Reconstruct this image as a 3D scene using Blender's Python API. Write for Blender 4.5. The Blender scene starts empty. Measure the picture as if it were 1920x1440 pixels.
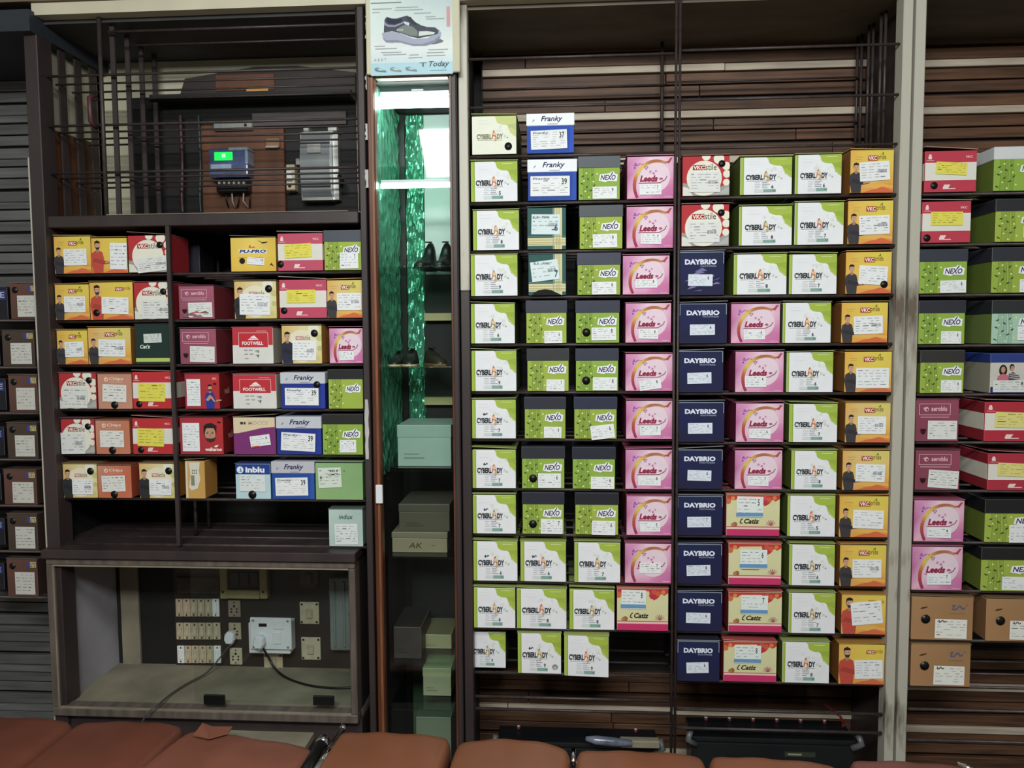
import bpy, bmesh, math, random
from mathutils import Matrix, Vector
random.seed(7)
SC = bpy.context.scene
COL = SC.collection

# ------------------------------------------------------------------ camera, world, lamps, exposure
CAM_Z = 1.45
FPX, YAW, PITCH, ROLL = 1443.0, 0.0656, 0.0660, -0.0065
RM = Matrix.Rotation(YAW, 3, 'Z') @ Matrix.Rotation(math.pi/2-PITCH, 3, 'X') @ Matrix.Rotation(ROLL, 3, 'Z')
cam_data = bpy.data.cameras.new('camera'); cam = bpy.data.objects.new('camera', cam_data); COL.objects.link(cam)
cam_data.sensor_width = 36.0; cam_data.lens = FPX/1920*36; cam_data.clip_start = 0.02
cam.matrix_world = Matrix.Translation((0, 0, CAM_Z)) @ RM.to_4x4()
SC.camera = cam
SC.view_settings.view_transform = 'Standard'; SC.view_settings.look = 'None'
SC.view_settings.gamma = 1.0; SC.view_settings.use_curve_mapping = False
SC.view_settings.exposure = 0.0
world = bpy.data.worlds.new('world'); SC.world = world; world.use_nodes = True
world.node_tree.nodes['Background'].inputs[0].default_value = (0.80, 0.88, 1.0, 1)
world.node_tree.nodes['Background'].inputs[1].default_value = 0.05
TUBE_POWER = 62.0          # each ceiling tube of the shop, behind the photographer
def shop_tube(x, y, z, power):
    d = bpy.data.lights.new('ceiling_tube_glow', 'AREA'); d.shape = 'RECTANGLE'; d.size = 1.2; d.size_y = 0.36
    d.energy = power; d.color = (0.95, 1.0, 0.98)
    o = bpy.data.objects.new('ceiling_tube_glow', d); COL.objects.link(o); o.location = (x, y, z)
    o.rotation_euler = (math.radians(38), 0, 0)
shop_tube(-0.25, -0.75, 2.55, TUBE_POWER)
shop_tube(0.15, 0.25, 2.58, TUBE_POWER*0.34)

# ------------------------------------------------------------------ small maths
def ray(px, py):
    return RM @ Vector(((px-960)/FPX, -(py-720)/FPX, -1.0))
def P(px, py, Y=2.0):                      # point of the wall plane at depth Y
    d = ray(px, py); t = Y/d.y
    return Vector((d.x*t, Y, CAM_Z+d.z*t))
def PX(px, py, Y=2.0): return P(px, py, Y).x
def PZ(px, py, Y=2.0): return P(px, py, Y).z
def Q(px, py, Z):                          # point of a level surface at height Z
    d = ray(px, py); t = (Z-CAM_Z)/d.z
    return Vector((d.x*t, d.y*t, Z))
def lin(c):
    return tuple((x/12.92 if x <= 0.04045 else ((x+0.055)/1.055)**2.4) for x in c[:3])

def ink_lin(c, k=0.13):                    # printing ink on card is a little duller than the nominal tone
    l = lin(c); y = 0.21*l[0]+0.72*l[1]+0.07*l[2]
    return tuple(x*(1-k)+y*k for x in l)

# ------------------------------------------------------------------ materials
MATS = {}
def mat(name, c, rough=0.6, metal=0.0, var=0.18, scale=14, bump=0.0, stretch=(1,1,1), emit=None, rnd=0.0, c2=None, thr=None):
    if name in MATS: return MATS[name]
    m = bpy.data.materials.new(name); m.use_nodes = True; nt = m.node_tree; b = nt.nodes['Principled BSDF']
    N = nt.nodes.new; L = nt.links.new
    tc = N('ShaderNodeTexCoord'); mp = N('ShaderNodeMapping'); mp.inputs['Scale'].default_value = stretch
    L(tc.outputs['Object'], mp.inputs['Vector'])
    nz = N('ShaderNodeTexNoise'); nz.inputs['Scale'].default_value = scale; nz.inputs['Detail'].default_value = 6
    if rnd:
        oi = N('ShaderNodeObjectInfo'); ad = N('ShaderNodeVectorMath'); ad.operation = 'ADD'
        L(mp.outputs[0], ad.inputs[0]); L(oi.outputs['Random'], ad.inputs[1]); L(ad.outputs[0], nz.inputs['Vector'])
    else: L(mp.outputs[0], nz.inputs['Vector'])
    cr = N('ShaderNodeValToRGB'); l = lin(c); l2 = lin(c2) if c2 else None
    a = tuple(x*(1-var) for x in l); z = tuple(min(1, x*(1+var)) for x in l)
    cr.color_ramp.elements[0].position = 0.3; cr.color_ramp.elements[1].position = 0.7
    if l2:
        cr.color_ramp.elements[0].position = (thr or 0.5)-0.05; cr.color_ramp.elements[1].position = (thr or 0.5)+0.05
        a, z = l2, l
    cr.color_ramp.elements[0].color = (*a, 1); cr.color_ramp.elements[1].color = (*z, 1)
    L(nz.outputs['Fac'], cr.inputs[0]); src = cr.outputs[0]
    if rnd:
        hs = N('ShaderNodeHueSaturation'); mr = N('ShaderNodeMapRange')
        mr.inputs['To Min'].default_value = 1-rnd; mr.inputs['To Max'].default_value = 1+rnd
        L(oi.outputs['Random'], mr.inputs['Value']); L(mr.outputs[0], hs.inputs['Value']); L(src, hs.inputs['Color']); src = hs.outputs[0]
    L(src, b.inputs['Base Color'])
    b.inputs['Roughness'].default_value = rough; b.inputs['Metallic'].default_value = metal
    if bump:
        bp = N('ShaderNodeBump'); bp.inputs['Strength'].default_value = bump; bp.inputs['Distance'].default_value = 0.004
        L(nz.outputs['Fac'], bp.inputs['Height']); L(bp.outputs[0], b.inputs['Normal'])
    if emit:
        b.inputs['Emission Color'].default_value = (*lin(emit[0]), 1); b.inputs['Emission Strength'].default_value = emit[1]
    MATS[name] = m; return m
def card_mat(name, rough, spec=0.5):
    m = bpy.data.materials.new(name); m.use_nodes = True; nt = m.node_tree; b = nt.nodes['Principled BSDF']
    at = nt.nodes.new('ShaderNodeAttribute'); at.attribute_name = 'Col'
    tc = nt.nodes.new('ShaderNodeTexCoord'); nz = nt.nodes.new('ShaderNodeTexNoise'); nz.inputs['Scale'].default_value = 35; nz.inputs['Detail'].default_value = 4
    nt.links.new(tc.outputs['Object'], nz.inputs['Vector'])
    mr = nt.nodes.new('ShaderNodeMapRange'); mr.inputs['To Min'].default_value = 0.9; mr.inputs['To Max'].default_value = 1.03
    nt.links.new(nz.outputs['Fac'], mr.inputs['Value'])
    mx = nt.nodes.new('ShaderNodeMix'); mx.data_type = 'RGBA'; mx.blend_type = 'MULTIPLY'; mx.inputs['Factor'].default_value = 1
    nt.links.new(at.outputs['Color'], mx.inputs['A']); nt.links.new(mr.outputs[0], mx.inputs['B'])
    nt.links.new(mx.outputs['Result'], b.inputs['Base Color'])
    bp = nt.nodes.new('ShaderNodeBump'); bp.inputs['Strength'].default_value = 0.12; bp.inputs['Distance'].default_value = 0.003
    nz2 = nt.nodes.new('ShaderNodeTexNoise'); nz2.inputs['Scale'].default_value = 18; nt.links.new(tc.outputs['Object'], nz2.inputs['Vector'])
    nt.links.new(nz2.outputs['Fac'], bp.inputs['Height']); nt.links.new(bp.outputs[0], b.inputs['Normal'])
    b.inputs['Roughness'].default_value = rough; b.inputs['Specular IOR Level'].default_value = spec
    return m
CARD = card_mat('printed_card', 0.5, 0.4)
PAPER = card_mat('paper_print', 0.7, 0.3)
def glass_mat(name, tint, k=1.0):
    m = bpy.data.materials.new(name); m.use_nodes = True; nt = m.node_tree; nt.nodes.clear(); N = nt.nodes.new
    o = N('ShaderNodeOutputMaterial'); mix = N('ShaderNodeMixShader'); tr = N('ShaderNodeBsdfTransparent'); gl = N('ShaderNodeBsdfGlossy'); fr = N('ShaderNodeFresnel')
    tr.inputs[0].default_value = (*tint, 1); gl.inputs['Roughness'].default_value = 0.03; fr.inputs['IOR'].default_value = 1.5
    mm = N('ShaderNodeMath'); mm.operation = 'MULTIPLY'; mm.inputs[1].default_value = k
    ge = N('ShaderNodeNewGeometry'); inv = N('ShaderNodeMath'); inv.operation = 'SUBTRACT'; inv.inputs[0].default_value = k; nt.links.new(ge.outputs['Backfacing'], inv.inputs[1]); inv.use_clamp = False
    cl = N('ShaderNodeMath'); cl.operation = 'MAXIMUM'; cl.inputs[1].default_value = 0.0; nt.links.new(inv.outputs[0], cl.inputs[0])
    nt.links.new(fr.outputs[0], mm.inputs[0]); nt.links.new(cl.outputs[0], mm.inputs[1]); nt.links.new(mm.outputs[0], mix.inputs[0])
    nt.links.new(tr.outputs[0], mix.inputs[1]); nt.links.new(gl.outputs[0], mix.inputs[2]); nt.links.new(mix.outputs[0], o.inputs[0])
    return m
GLASS = glass_mat('clear_glass', (0.93, 0.96, 0.95))
GREENGLASS = glass_mat('green_shelf_glass', (0.78, 0.90, 0.85), 1.0)
M_IRON = mat('dark_iron', (0.25,0.21,0.205), 0.5, 0.2, 0.3, 40)
M_BROWN = mat('dark_brown_paint', (0.215,0.175,0.175), 0.5, 0, 0.3, 9, 0.1, (1,1,0.3))
M_REDWOOD = mat('reddish_varnished_wood', (0.36,0.20,0.14), 0.38, 0, 0.4, 7, 0.1, (9,9,0.7))
M_PALEPOST = mat('worn_pale_paint', (0.72,0.70,0.65), 0.5, 0.05, 0.2, 6, 0.05, (3,3,0.6), c2=(0.42,0.37,0.32), thr=0.36)
M_CREAM = mat('cream_wall_paint', (0.78,0.76,0.66), 0.7, 0, 0.08, 5)
M_PLANK = mat('old_brown_plank', (0.37,0.25,0.175), 0.6, 0, 0.5, 6, 0.2, (1,8,18), rnd=0.2)
M_PLANKGREY = mat('grey_shutter_slat', (0.43,0.425,0.43), 0.55, 0.1, 0.3, 5, 0.1, (1,8,14), rnd=0.25)
M_BATTEN = mat('pale_batten', (0.76,0.70,0.63), 0.65, 0, 0.22, 7, 0.1, (1,5,10), rnd=0.12)
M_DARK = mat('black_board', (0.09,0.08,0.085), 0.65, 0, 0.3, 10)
M_OLIVE = mat('cupboard_top_board', (0.36,0.32,0.26), 0.6, 0, 0.3, 5, 0.1, (1,3,3))
M_WALL = mat('old_wall_plaster', (0.62,0.60,0.55), 0.85, 0, 0.12, 4)
M_FLOOR = mat('cement_floor', (0.40,0.38,0.36), 0.7, 0, 0.2, 5)
M_CEIL = mat('white_ceiling', (0.80,0.80,0.78), 0.85, 0, 0.06, 4)
M_DUST = mat('dusty_beige_board', (0.51,0.48,0.41), 0.8, 0, 0.3, 7)
M_LILAC = mat('dull_grey_plaster', (0.60,0.585,0.61), 0.85, 0, 0.2, 6, 0.1)
M_CREAMPLASTIC = mat('aged_cream_plastic', (0.78,0.73,0.60), 0.4, 0, 0.12, 30)
M_WHITEPLASTIC = mat('white_plastic', (0.88,0.88,0.90), 0.35, 0, 0.05, 20)
M_GREYMETAL = mat('grey_painted_metal', (0.56,0.58,0.59), 0.42, 0.3, 0.15, 12)
M_SILVER = mat('brushed_silver', (0.80,0.80,0.78), 0.3, 0.75, 0.12, 30)
M_CHROME = mat('chrome', (0.85,0.85,0.87), 0.12, 1.0, 0.05, 20)
M_BLACK = mat('black_plastic', (0.055,0.055,0.06), 0.4, 0, 0.2, 20)
M_PLY = mat('brown_plywood', (0.40,0.245,0.165), 0.6, 0, 0.25, 5, 0.05, (5,5,0.8))
M_TAN = mat('tan_leatherette', (0.54,0.335,0.235), 0.42, 0, 0.1, 5, 0.06)
M_RUST = mat('red_brown_leatherette', (0.465,0.265,0.205), 0.45, 0, 0.2, 5, 0.12)
M_RUST2 = mat('faded_red_leatherette', (0.52,0.315,0.25), 0.5, 0, 0.22, 6, 0.15)
M_PINKTAN = mat('pinkish_leatherette', (0.48,0.30,0.265), 0.45, 0, 0.14, 5, 0.06)
M_PEEL = mat('peeling_white_paint', (0.72,0.71,0.69), 0.6, 0, 0.1, 20)
def foil_mat():
    m = bpy.data.materials.new('crumpled_green_foil'); m.use_nodes = True; nt = m.node_tree; b = nt.nodes['Principled BSDF']
    b.inputs['Base Color'].default_value = (0.16, 0.52, 0.35, 1); b.inputs['Metallic'].default_value = 0.6; b.inputs['Roughness'].default_value = 0.24
    tc = nt.nodes.new('ShaderNodeTexCoord'); v = nt.nodes.new('ShaderNodeTexVoronoi'); v.inputs['Scale'].default_value = 45
    mp = nt.nodes.new('ShaderNodeMapping'); mp.inputs['Scale'].default_value = (1, 1, 0.55)
    nz = nt.nodes.new('ShaderNodeTexNoise'); nz.inputs['Scale'].default_value = 22; nz.inputs['Detail'].default_value = 5
    nt.links.new(tc.outputs['Object'], mp.inputs[0]); nt.links.new(mp.outputs[0], nz.inputs['Vector']); nt.links.new(mp.outputs[0], v.inputs['Vector'])
    ad = nt.nodes.new('ShaderNodeMath'); ad.operation = 'ADD'; nt.links.new(v.outputs['Distance'], ad.inputs[0]); nt.links.new(nz.outputs['Fac'], ad.inputs[1])
    bp = nt.nodes.new('ShaderNodeBump'); bp.inputs['Strength'].default_value = 1.0; bp.inputs['Distance'].default_value = 0.012
    nt.links.new(ad.outputs[0], bp.inputs['Height']); nt.links.new(bp.outputs[0], b.inputs['Normal'])
    return m
M_FOIL = foil_mat()

# ------------------------------------------------------------------ object helpers
def tag(o, label=None, cat=None, group=None, kind=None):
    if label: o['label'] = label
    if cat: o['category'] = cat
    if group: o['group'] = group
    if kind: o['kind'] = kind
    return o
def empty(name, loc, rz=0.0, label=None, cat=None, group=None, kind=None):
    o = bpy.data.objects.new(name, None); COL.objects.link(o); o.location = loc; o.rotation_euler = (0, 0, rz)
    o.empty_display_size = 0.05
    return tag(o, label, cat, group, kind)
class MB:
    """collects solid pieces (in the coordinates of the parent) and links them as ONE mesh object"""
    def __init__(s): s.v = []; s.f = []; s.m = []; s.sm = []
    def add(s, vs, fs, mi=0, smooth=False):
        n = len(s.v); s.v += [tuple(v) for v in vs]; s.f += [tuple(i+n for i in f) for f in fs]; s.m += [mi]*len(fs); s.sm += [smooth]*len(fs); return s
    def box(s, x0, x1, y0, y1, z0, z1, mi=0, bev=0.0):
        if bev <= 0:
            vs = [(x0,y0,z0),(x1,y0,z0),(x1,y1,z0),(x0,y1,z0),(x0,y0,z1),(x1,y0,z1),(x1,y1,z1),(x0,y1,z1)]
            return s.add(vs, [(0,3,2,1),(4,5,6,7),(0,1,5,4),(1,2,6,5),(2,3,7,6),(3,0,4,7)], mi)
        bm = bmesh.new(); r = bmesh.ops.create_cube(bm, size=1)
        for v in bm.verts: v.co = Vector(((x0+x1)/2+v.co.x*(x1-x0), (y0+y1)/2+v.co.y*(y1-y0), (z0+z1)/2+v.co.z*(z1-z0)))
        bmesh.ops.bevel(bm, geom=bm.edges[:], offset=bev, segments=2 if bev > 0.003 else 1, affect='EDGES', profile=0.6)
        return s.bm(bm, mi, False)
    def bm(s, bm, mi=0, smooth=False):
        bm.verts.index_update()
        s.add([v.co[:] for v in bm.verts], [[v.index for v in f.verts] for f in bm.faces], mi, smooth); bm.free(); return s
    def tube(s, pts, r, seg=8, mi=0, caps=True):
        pts = [Vector(p) for p in pts]; vs = []; fs = []
        rr = r if isinstance(r, (list, tuple)) else [r]*len(pts)
        up = Vector((0, 0, 1)); prev = None
        for i, p in enumerate(pts):
            t = (pts[min(i+1, len(pts)-1)]-pts[max(i-1, 0)]).normalized()
            a = t.cross(up if abs(t.dot(up)) < 0.9 else Vector((0, 1, 0))) if prev is None else prev-t*prev.dot(t)
            a.normalize(); b = t.cross(a); prev = a
            for k in range(seg):
                an = 2*math.pi*k/seg; vs.append(p+(a*math.cos(an)+b*math.sin(an))*rr[i])
        for i in range(len(pts)-1):
            for k in range(seg):
                k2 = (k+1) % seg; fs.append((i*seg+k, i*seg+k2, (i+1)*seg+k2, (i+1)*seg+k))
        if caps: fs.append(tuple(range(seg-1, -1, -1))); fs.append(tuple(range((len(pts)-1)*seg, len(pts)*seg)))
        return s.add(vs, fs, mi, seg >= 8)
    def disc(s, c, r, axis='y', depth=0.001, seg=16, mi=0):
        d = {'x': Vector((1,0,0)), 'y': Vector((0,1,0)), 'z': Vector((0,0,1))}[axis]
        c = Vector(c); return s.tube([c-d*depth/2, c+d*depth/2], r, seg, mi)
    def prism(s, poly, y0, y1, mi=0):            # outline in x,z pushed along y
        n = len(poly); vs = [(x, y0, z) for x, z in poly]+[(x, y1, z) for x, z in poly]
        return s.add(vs, [tuple(range(n)), tuple(range(2*n-1, n-1, -1))]+[((i+1) % n, i, n+i, n+(i+1) % n) for i in range(n)], mi)
    def build(s, name, mats, parent=None, loc=(0,0,0)):
        me = bpy.data.meshes.new(name); me.from_pydata(s.v, [], s.f)
        mats = mats if isinstance(mats, (list, tuple)) else [mats]
        for m in mats: me.materials.append(m)
        me.polygons.foreach_set('material_index', s.m); me.polygons.foreach_set('use_smooth', s.sm); me.update()
        o = bpy.data.objects.new(name, me); COL.objects.link(o); o.location = loc
        if parent is not None: o.parent = parent
        return o
def solid(name, m, parent, x0, x1, y0, y1, z0, z1, bev=0.0):   # a box in world coordinates, origin at its own centre
    p = Vector(parent.location) if parent is not None else Vector((0,0,0))
    c = Vector(((x0+x1)/2, (y0+y1)/2, (z0+z1)/2))
    b = MB().box(x0-c.x, x1-c.x, y0-c.y, y1-c.y, z0-c.z, z1-c.z, 0, bev)
    return b.build(name, m, parent, c-p)
def rod(name, m, parent, a, b, r, seg=8):
    p = Vector(parent.location) if parent is not None else Vector((0,0,0))
    a = Vector(a); b = Vector(b); c = (a+b)/2
    return MB().tube([a-c, b-c], r, seg).build(name, m, parent, c-p)

# ------------------------------------------------------------------ printed artwork: flat ink polygons on a card
TXT = {}
def glyphs(t, bold, shear):
    k = (t, bold, shear)
    if k in TXT: return TXT[k]
    cu = bpy.data.curves.new('lettering', 'FONT'); cu.body = t; cu.offset = bold; cu.shear = shear; cu.resolution_u = 2
    ob = bpy.data.objects.new('lettering', cu); me = ob.to_mesh()
    vs = [(v.co.x, v.co.y) for v in me.vertices]; fs = [tuple(p.vertices) for p in me.polygons]
    ob.to_mesh_clear(); bpy.data.objects.remove(ob); bpy.data.curves.remove(cu)
    x0 = min(v[0] for v in vs); x1 = max(v[0] for v in vs); y0 = min(v[1] for v in vs); y1 = max(v[1] for v in vs)
    TXT[k] = ([((x-x0)/(x1-x0), (y-y0)/(y1-y0)) for x, y in vs], fs); return TXT[k]
class Art:
    """ink in u,v (0..1) of a face of w x h metres; layers stand a fraction of a millimetre apart"""
    def __init__(s, w, h): s.w = w; s.h = h; s.a = w/h; s.v = []; s.f = []; s.c = []; s.step = 0.00022; s.e = 0.0
    def poly(s, pts, col, L=1):
        n = len(s.v); s.e += 5e-6; s.v += [((u-0.5)*s.w, -L*s.step-s.e, v*s.h) for u, v in pts]; s.f.append(tuple(range(n, n+len(pts))))
        s.c.append([col]*len(pts) if not isinstance(col[0], (tuple, list)) else list(col)); return s
    def rect(s, u0, v0, u1, v1, col, L=1, rot=0.0):
        if rot:
            cu, cv = (u0+u1)/2, (v0+v1)/2; c, sn = math.cos(rot), math.sin(rot); q = []
            for u, v in ((u0,v0),(u1,v0),(u1,v1),(u0,v1)):
                x = (u-cu)*s.a; y = v-cv; q.append((cu+(x*c-y*sn)/s.a, cv+x*sn+y*c))
            return s.poly(q, col, L)
        return s.poly([(u0,v0),(u1,v0),(u1,v1),(u0,v1)], col, L)
    def grid(s, cols, L=0):                      # rows from the bottom, colours at the nodes
        nr = len(cols); nc = len(cols[0])
        for j in range(nr-1):
            for i in range(nc-1):
                s.poly([(i/(nc-1), j/(nr-1)), ((i+1)/(nc-1), j/(nr-1)), ((i+1)/(nc-1), (j+1)/(nr-1)), (i/(nc-1), (j+1)/(nr-1))],
                       [cols[j][i], cols[j][i+1], cols[j+1][i+1], cols[j+1][i]], L)
        return s
    def circ(s, u, v, r, col, L=1, n=20, ry=None):
        ry = ry or r
        pts = [(u+r/s.a*math.cos(2*math.pi*k/n), v+ry*math.sin(2*math.pi*k/n)) for k in range(n)]
        pts = [(min(1, max(0, a)), min(1, max(0, b))) for a, b in pts]
        return s.poly(pts, col, L)
    def arc(s, u, v, ru, rv, a0, a1, t0, t1, cols, L=1, n=14):
        for k in range(n):
            q = []; cc = []
            for kk, inner in ((k,0),(k+1,0),(k+1,1),(k,1)):
                f = kk/n; an = math.radians(a0+(a1-a0)*f); th = t0+(t1-t0)*math.sin(math.pi*min(1, f*0.8+0.15))
                q.append((u+(ru-th*inner/s.a)*math.cos(an), v+(rv-th*inner)*math.sin(an)))
                x = f*(len(cols)-1); i = min(int(x), len(cols)-2); g = x-i; cc.append(tuple(cols[i][m]*(1-g)+cols[i+1][m]*g for m in range(3)))
            s.poly(q, cc, L)
        return s
    def line(s, pts, t, col, L=1):
        for (u0, v0), (u1, v1) in zip(pts, pts[1:]):
            dx = (u1-u0)*s.a; dy = v1-v0; d = math.hypot(dx, dy) or 1; nx, ny = -dy/d*t/2, dx/d*t/2
            s.poly([(u0+nx/s.a, v0+ny), (u0-nx/s.a, v0-ny), (u1-nx/s.a, v1-ny), (u1+nx/s.a, v1+ny)], col, L)
        return s
    def text(s, t, u0, v0, u1, v1, col, L=2, bold=0.0, shear=0.0, rot=0.0):
        vs, fs = glyphs(t, bold, shear); n = len(s.v); s.e += 5e-6; cu, cv = (u0+u1)/2, (v0+v1)/2; c, sn = math.cos(rot), math.sin(rot)
        for x, y in vs:
            X = (u0+x*(u1-u0)-cu)*s.a; Y = v0+y*(v1-v0)-cv
            u = cu+(X*c-Y*sn)/s.a; v = cv+X*sn+Y*c
            s.v.append(((u-0.5)*s.w, -L*s.step-s.e, v*s.h))
        for f in fs: s.f.append(tuple(i+n for i in f)); s.c.append([col]*len(f))
        return s
    def flip(s): return s
    def build(s, name, parent, loc=(0,0,0), rz=0.0, m=None, ry=0.0):
        me = bpy.data.meshes.new(name); me.from_pydata(s.v, [], s.f)
        at = me.color_attributes.new('Col', 'FLOAT_COLOR', 'CORNER')
        d = []
        for cc in s.c:
            for c in cc: d += [*ink_lin(c), 1.0]
        at.data.foreach_set('color', d); me.materials.append(m or PAPER); me.update()
        o = bpy.data.objects.new(name, me); COL.objects.link(o); o.parent = parent; o.location = loc; o.rotation_euler = (0, ry, rz)
        return o
def colour_box(name, x0, x1, y0, y1, z0, z1, front, side, top, parent, bev=0.0012, m=None, edge=None):
    """a carton with worn edges: faces by colour"""
    bm = bmesh.new(); bmesh.ops.create_cube(bm, size=1)
    for v in bm.verts: v.co = Vector(((x0+x1)/2+v.co.x*(x1-x0), (y0+y1)/2+v.co.y*(y1-y0), (z0+z1)/2+v.co.z*(z1-z0)))
    bmesh.ops.bevel(bm, geom=bm.edges[:], offset=bev, segments=1, affect='EDGES'); bm.normal_update()
    me = bpy.data.meshes.new(name); lay = bm.loops.layers.float_color.new('Col')
    e = edge or tuple(min(1, c*0.8+0.2) for c in front)
    for f in bm.faces:
        n = f.normal
        c = front if n.y < -0.9 else top if n.z > 0.9 else side if max(abs(n.x), abs(n.y), abs(n.z)) > 0.9 else e
        for l in f.loops: l[lay] = (*ink_lin(c), 1)
    bm.to_mesh(me); bm.free(); me.materials.append(m or CARD)
    o = bpy.data.objects.new(name, me); COL.objects.link(o); o.parent = parent
    return o

WHITE = (0.93,0.935,0.945); INK = (0.16,0.15,0.17); GREYINK = (0.52,0.52,0.55); SKIN = (0.78,0.56,0.44); HAIR = (0.14,0.11,0.10)
def sticker(parent, w, h, u0, v0, u1, v1, rot=0.0, col=WHITE, seed=0, num=None, head=None, bars=True, rows=5, L=9):
    """paper label with small print; u,v on the front of a w x h box"""
    rnd = random.Random(seed); lw = (u1-u0)*w; lh = (v1-v0)*h
    A = Art(lw, lh); A.step = 0.00005
    A.poly([(0,0),(1,0),(1,1),(0,1)], col, 1)
    ink = tuple(c*0.76 for c in col)
    dark = tuple(c*0.45 for c in col)
    for k in range(rows):
        v = 0.9-(k+0.35)*0.82/rows; u = 0.06
        while u < 0.9:
            l = rnd.uniform(0.05, 0.22); 
            if rnd.random() < 0.78: A.rect(u, v, min(0.95, u+l), v+0.24/rows*rnd.uniform(0.6, 1.1), dark if rnd.random() < 0.16 else ink, 2)
            u += l+rnd.uniform(0.03, 0.14)
    if bars:
        x = 0.60
        while x < 0.9:
            b = rnd.uniform(0.006, 0.022); A.rect(x, 0.40, x+b, 0.58, tuple(c*0.5 for c in col), 3); x += b+rnd.uniform(0.008, 0.02)
    if head: A.text(head, 0.06, 0.78, 0.5, 0.93, (0.2,0.2,0.35), 4, 0.01, 0.2)
    if num:
        A.rect(0.74, 0.52, 0.94, 0.92, col, 3); A.text(num, 0.79, 0.56, 0.79+0.07*len(num), 0.88, INK, 4, 0.02)
    return A.build('price_label', parent, ((( u0+u1)/2-0.5)*w, -L*0.00022-0.0002, v0*h), 0, PAPER, -rot)
def man(A, u, v0, h, shirt, beard=False, L=3, shirt2=None):
    """half-length printed figure: u = centre, feet line v0, height h"""
    a = A.a; k = h
    A.poly([(u-0.13*k/a*1.1,v0),(u+0.15*k/a*1.1,v0),(u+0.20*k/a,v0+0.45*k),(u+0.16*k/a,v0+0.62*k),(u+0.05*k/a,v0+0.68*k),(u-0.05*k/a,v0+0.68*k),(u-0.18*k/a,v0+0.60*k),(u-0.21*k/a,v0+0.40*k)], shirt, L)
    A.poly([(u-0.17*k/a,v0+0.34*k),(u+0.20*k/a,v0+0.26*k),(u+0.42*k/a,v0+0.29*k),(u+0.42*k/a,v0+0.33*k),(u+0.20*k/a,v0+0.38*k),(u-0.10*k/a,v0+0.46*k)], shirt2 or tuple(c*0.8 for c in shirt), L+1)
    A.poly([(u+0.24*k/a,v0+0.28*k),(u+0.48*k/a,v0+0.32*k),(u+0.46*k/a,v0+0.37*k),(u+0.24*k/a,v0+0.35*k)], SKIN, L+2)
    A.poly([(u-0.04*k/a,v0+0.62*k),(u+0.05*k/a,v0+0.62*k),(u+0.045*k/a,v0+0.76*k),(u-0.04*k/a,v0+0.76*k)], tuple(c*0.9 for c in SKIN), L+1)
    A.circ(u, v0+0.85*k, 0.085*k, HAIR, L+1, 14, 0.125*k)
    A.circ(u+0.008*k/a, v0+0.82*k, 0.080*k, (0.84,0.64,0.52), L+2, 14, 0.115*k)
    if beard: A.poly([(u-0.07*k/a,v0+0.80*k),(u-0.03*k/a,v0+0.775*k),(u+0.04*k/a,v0+0.775*k),(u+0.085*k/a,v0+0.80*k),(u+0.05*k/a,v0+0.71*k),(u-0.03*k/a,v0+0.71*k)], (0.22,0.16,0.14), L+3)
    A.poly([(u-0.085*k/a,v0+0.895*k),(u+0.09*k/a,v0+0.90*k),(u+0.08*k/a,v0+0.95*k),(u,v0+0.985*k),(u-0.075*k/a,v0+0.95*k)], HAIR, L+3)
    for sx in (-0.03, 0.04): A.rect(u+(sx-0.013)*k/a, v0+0.83*k, u+(sx+0.013)*k/a, v0+0.845*k, HAIR, L+4)
    A.rect(u-0.015*k/a, v0+0.755*k, u+0.03*k/a, v0+0.765*k, (0.5,0.25,0.22), L+4)
    return A
def hole(parent, w, h, u, v, r, L=12):
    b = MB().disc((( u-0.5)*w, -L*0.00022, v*h), r, 'y', 0.0004, 18)
    return b.build('finger_hole', M_BLACK, parent)
def plate_logo(A, u0, v0, u1, v1, word, wcol, plate=(0.72,0.16,0.16), split=0.52, L=4):
    um = u0+(u1-u0)*split
    A.rect(u0, v0, um, v1, plate, L); A.text('VKC', u0+0.012, v0+0.012, um-0.012, v1-0.015, (0.97,0.93,0.9), L+1, 0.03)
    A.text(word, um+0.008, v0-0.005, u1, v1+0.03, wcol, L+1, 0.0)

# ------------------------------------------------------------------ shoe boxes, one builder for each printed design
def carton(r, w, h, d, front, side, top, **k): return colour_box('carton', -w/2, w/2, 0, d, 0, h, front, side, top, r, **k)
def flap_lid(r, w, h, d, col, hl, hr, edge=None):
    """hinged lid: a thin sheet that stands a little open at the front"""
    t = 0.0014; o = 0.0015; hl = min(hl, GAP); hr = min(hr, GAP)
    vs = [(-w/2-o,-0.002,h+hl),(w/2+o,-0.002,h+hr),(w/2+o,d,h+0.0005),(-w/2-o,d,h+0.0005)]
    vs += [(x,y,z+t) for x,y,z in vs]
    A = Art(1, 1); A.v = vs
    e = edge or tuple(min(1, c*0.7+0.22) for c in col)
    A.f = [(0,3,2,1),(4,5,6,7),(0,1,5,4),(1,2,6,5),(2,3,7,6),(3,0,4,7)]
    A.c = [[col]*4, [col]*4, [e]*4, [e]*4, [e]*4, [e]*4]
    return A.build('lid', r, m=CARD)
def cap_lid(r, w, h, d, col, frac, tilt=0.0):
    """separate lid with a skirt that covers the top of the box"""
    t = 0.0016
    o = colour_box('lid', -w/2-t, w/2+t, -t, d, h*(1-frac), h+t, col, col, col, r, edge=tuple(min(1, c*0.75+0.2) for c in col))
    return o
LIME = (0.65,0.75,0.12); LIMED = (0.47,0.60,0.10)
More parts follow.
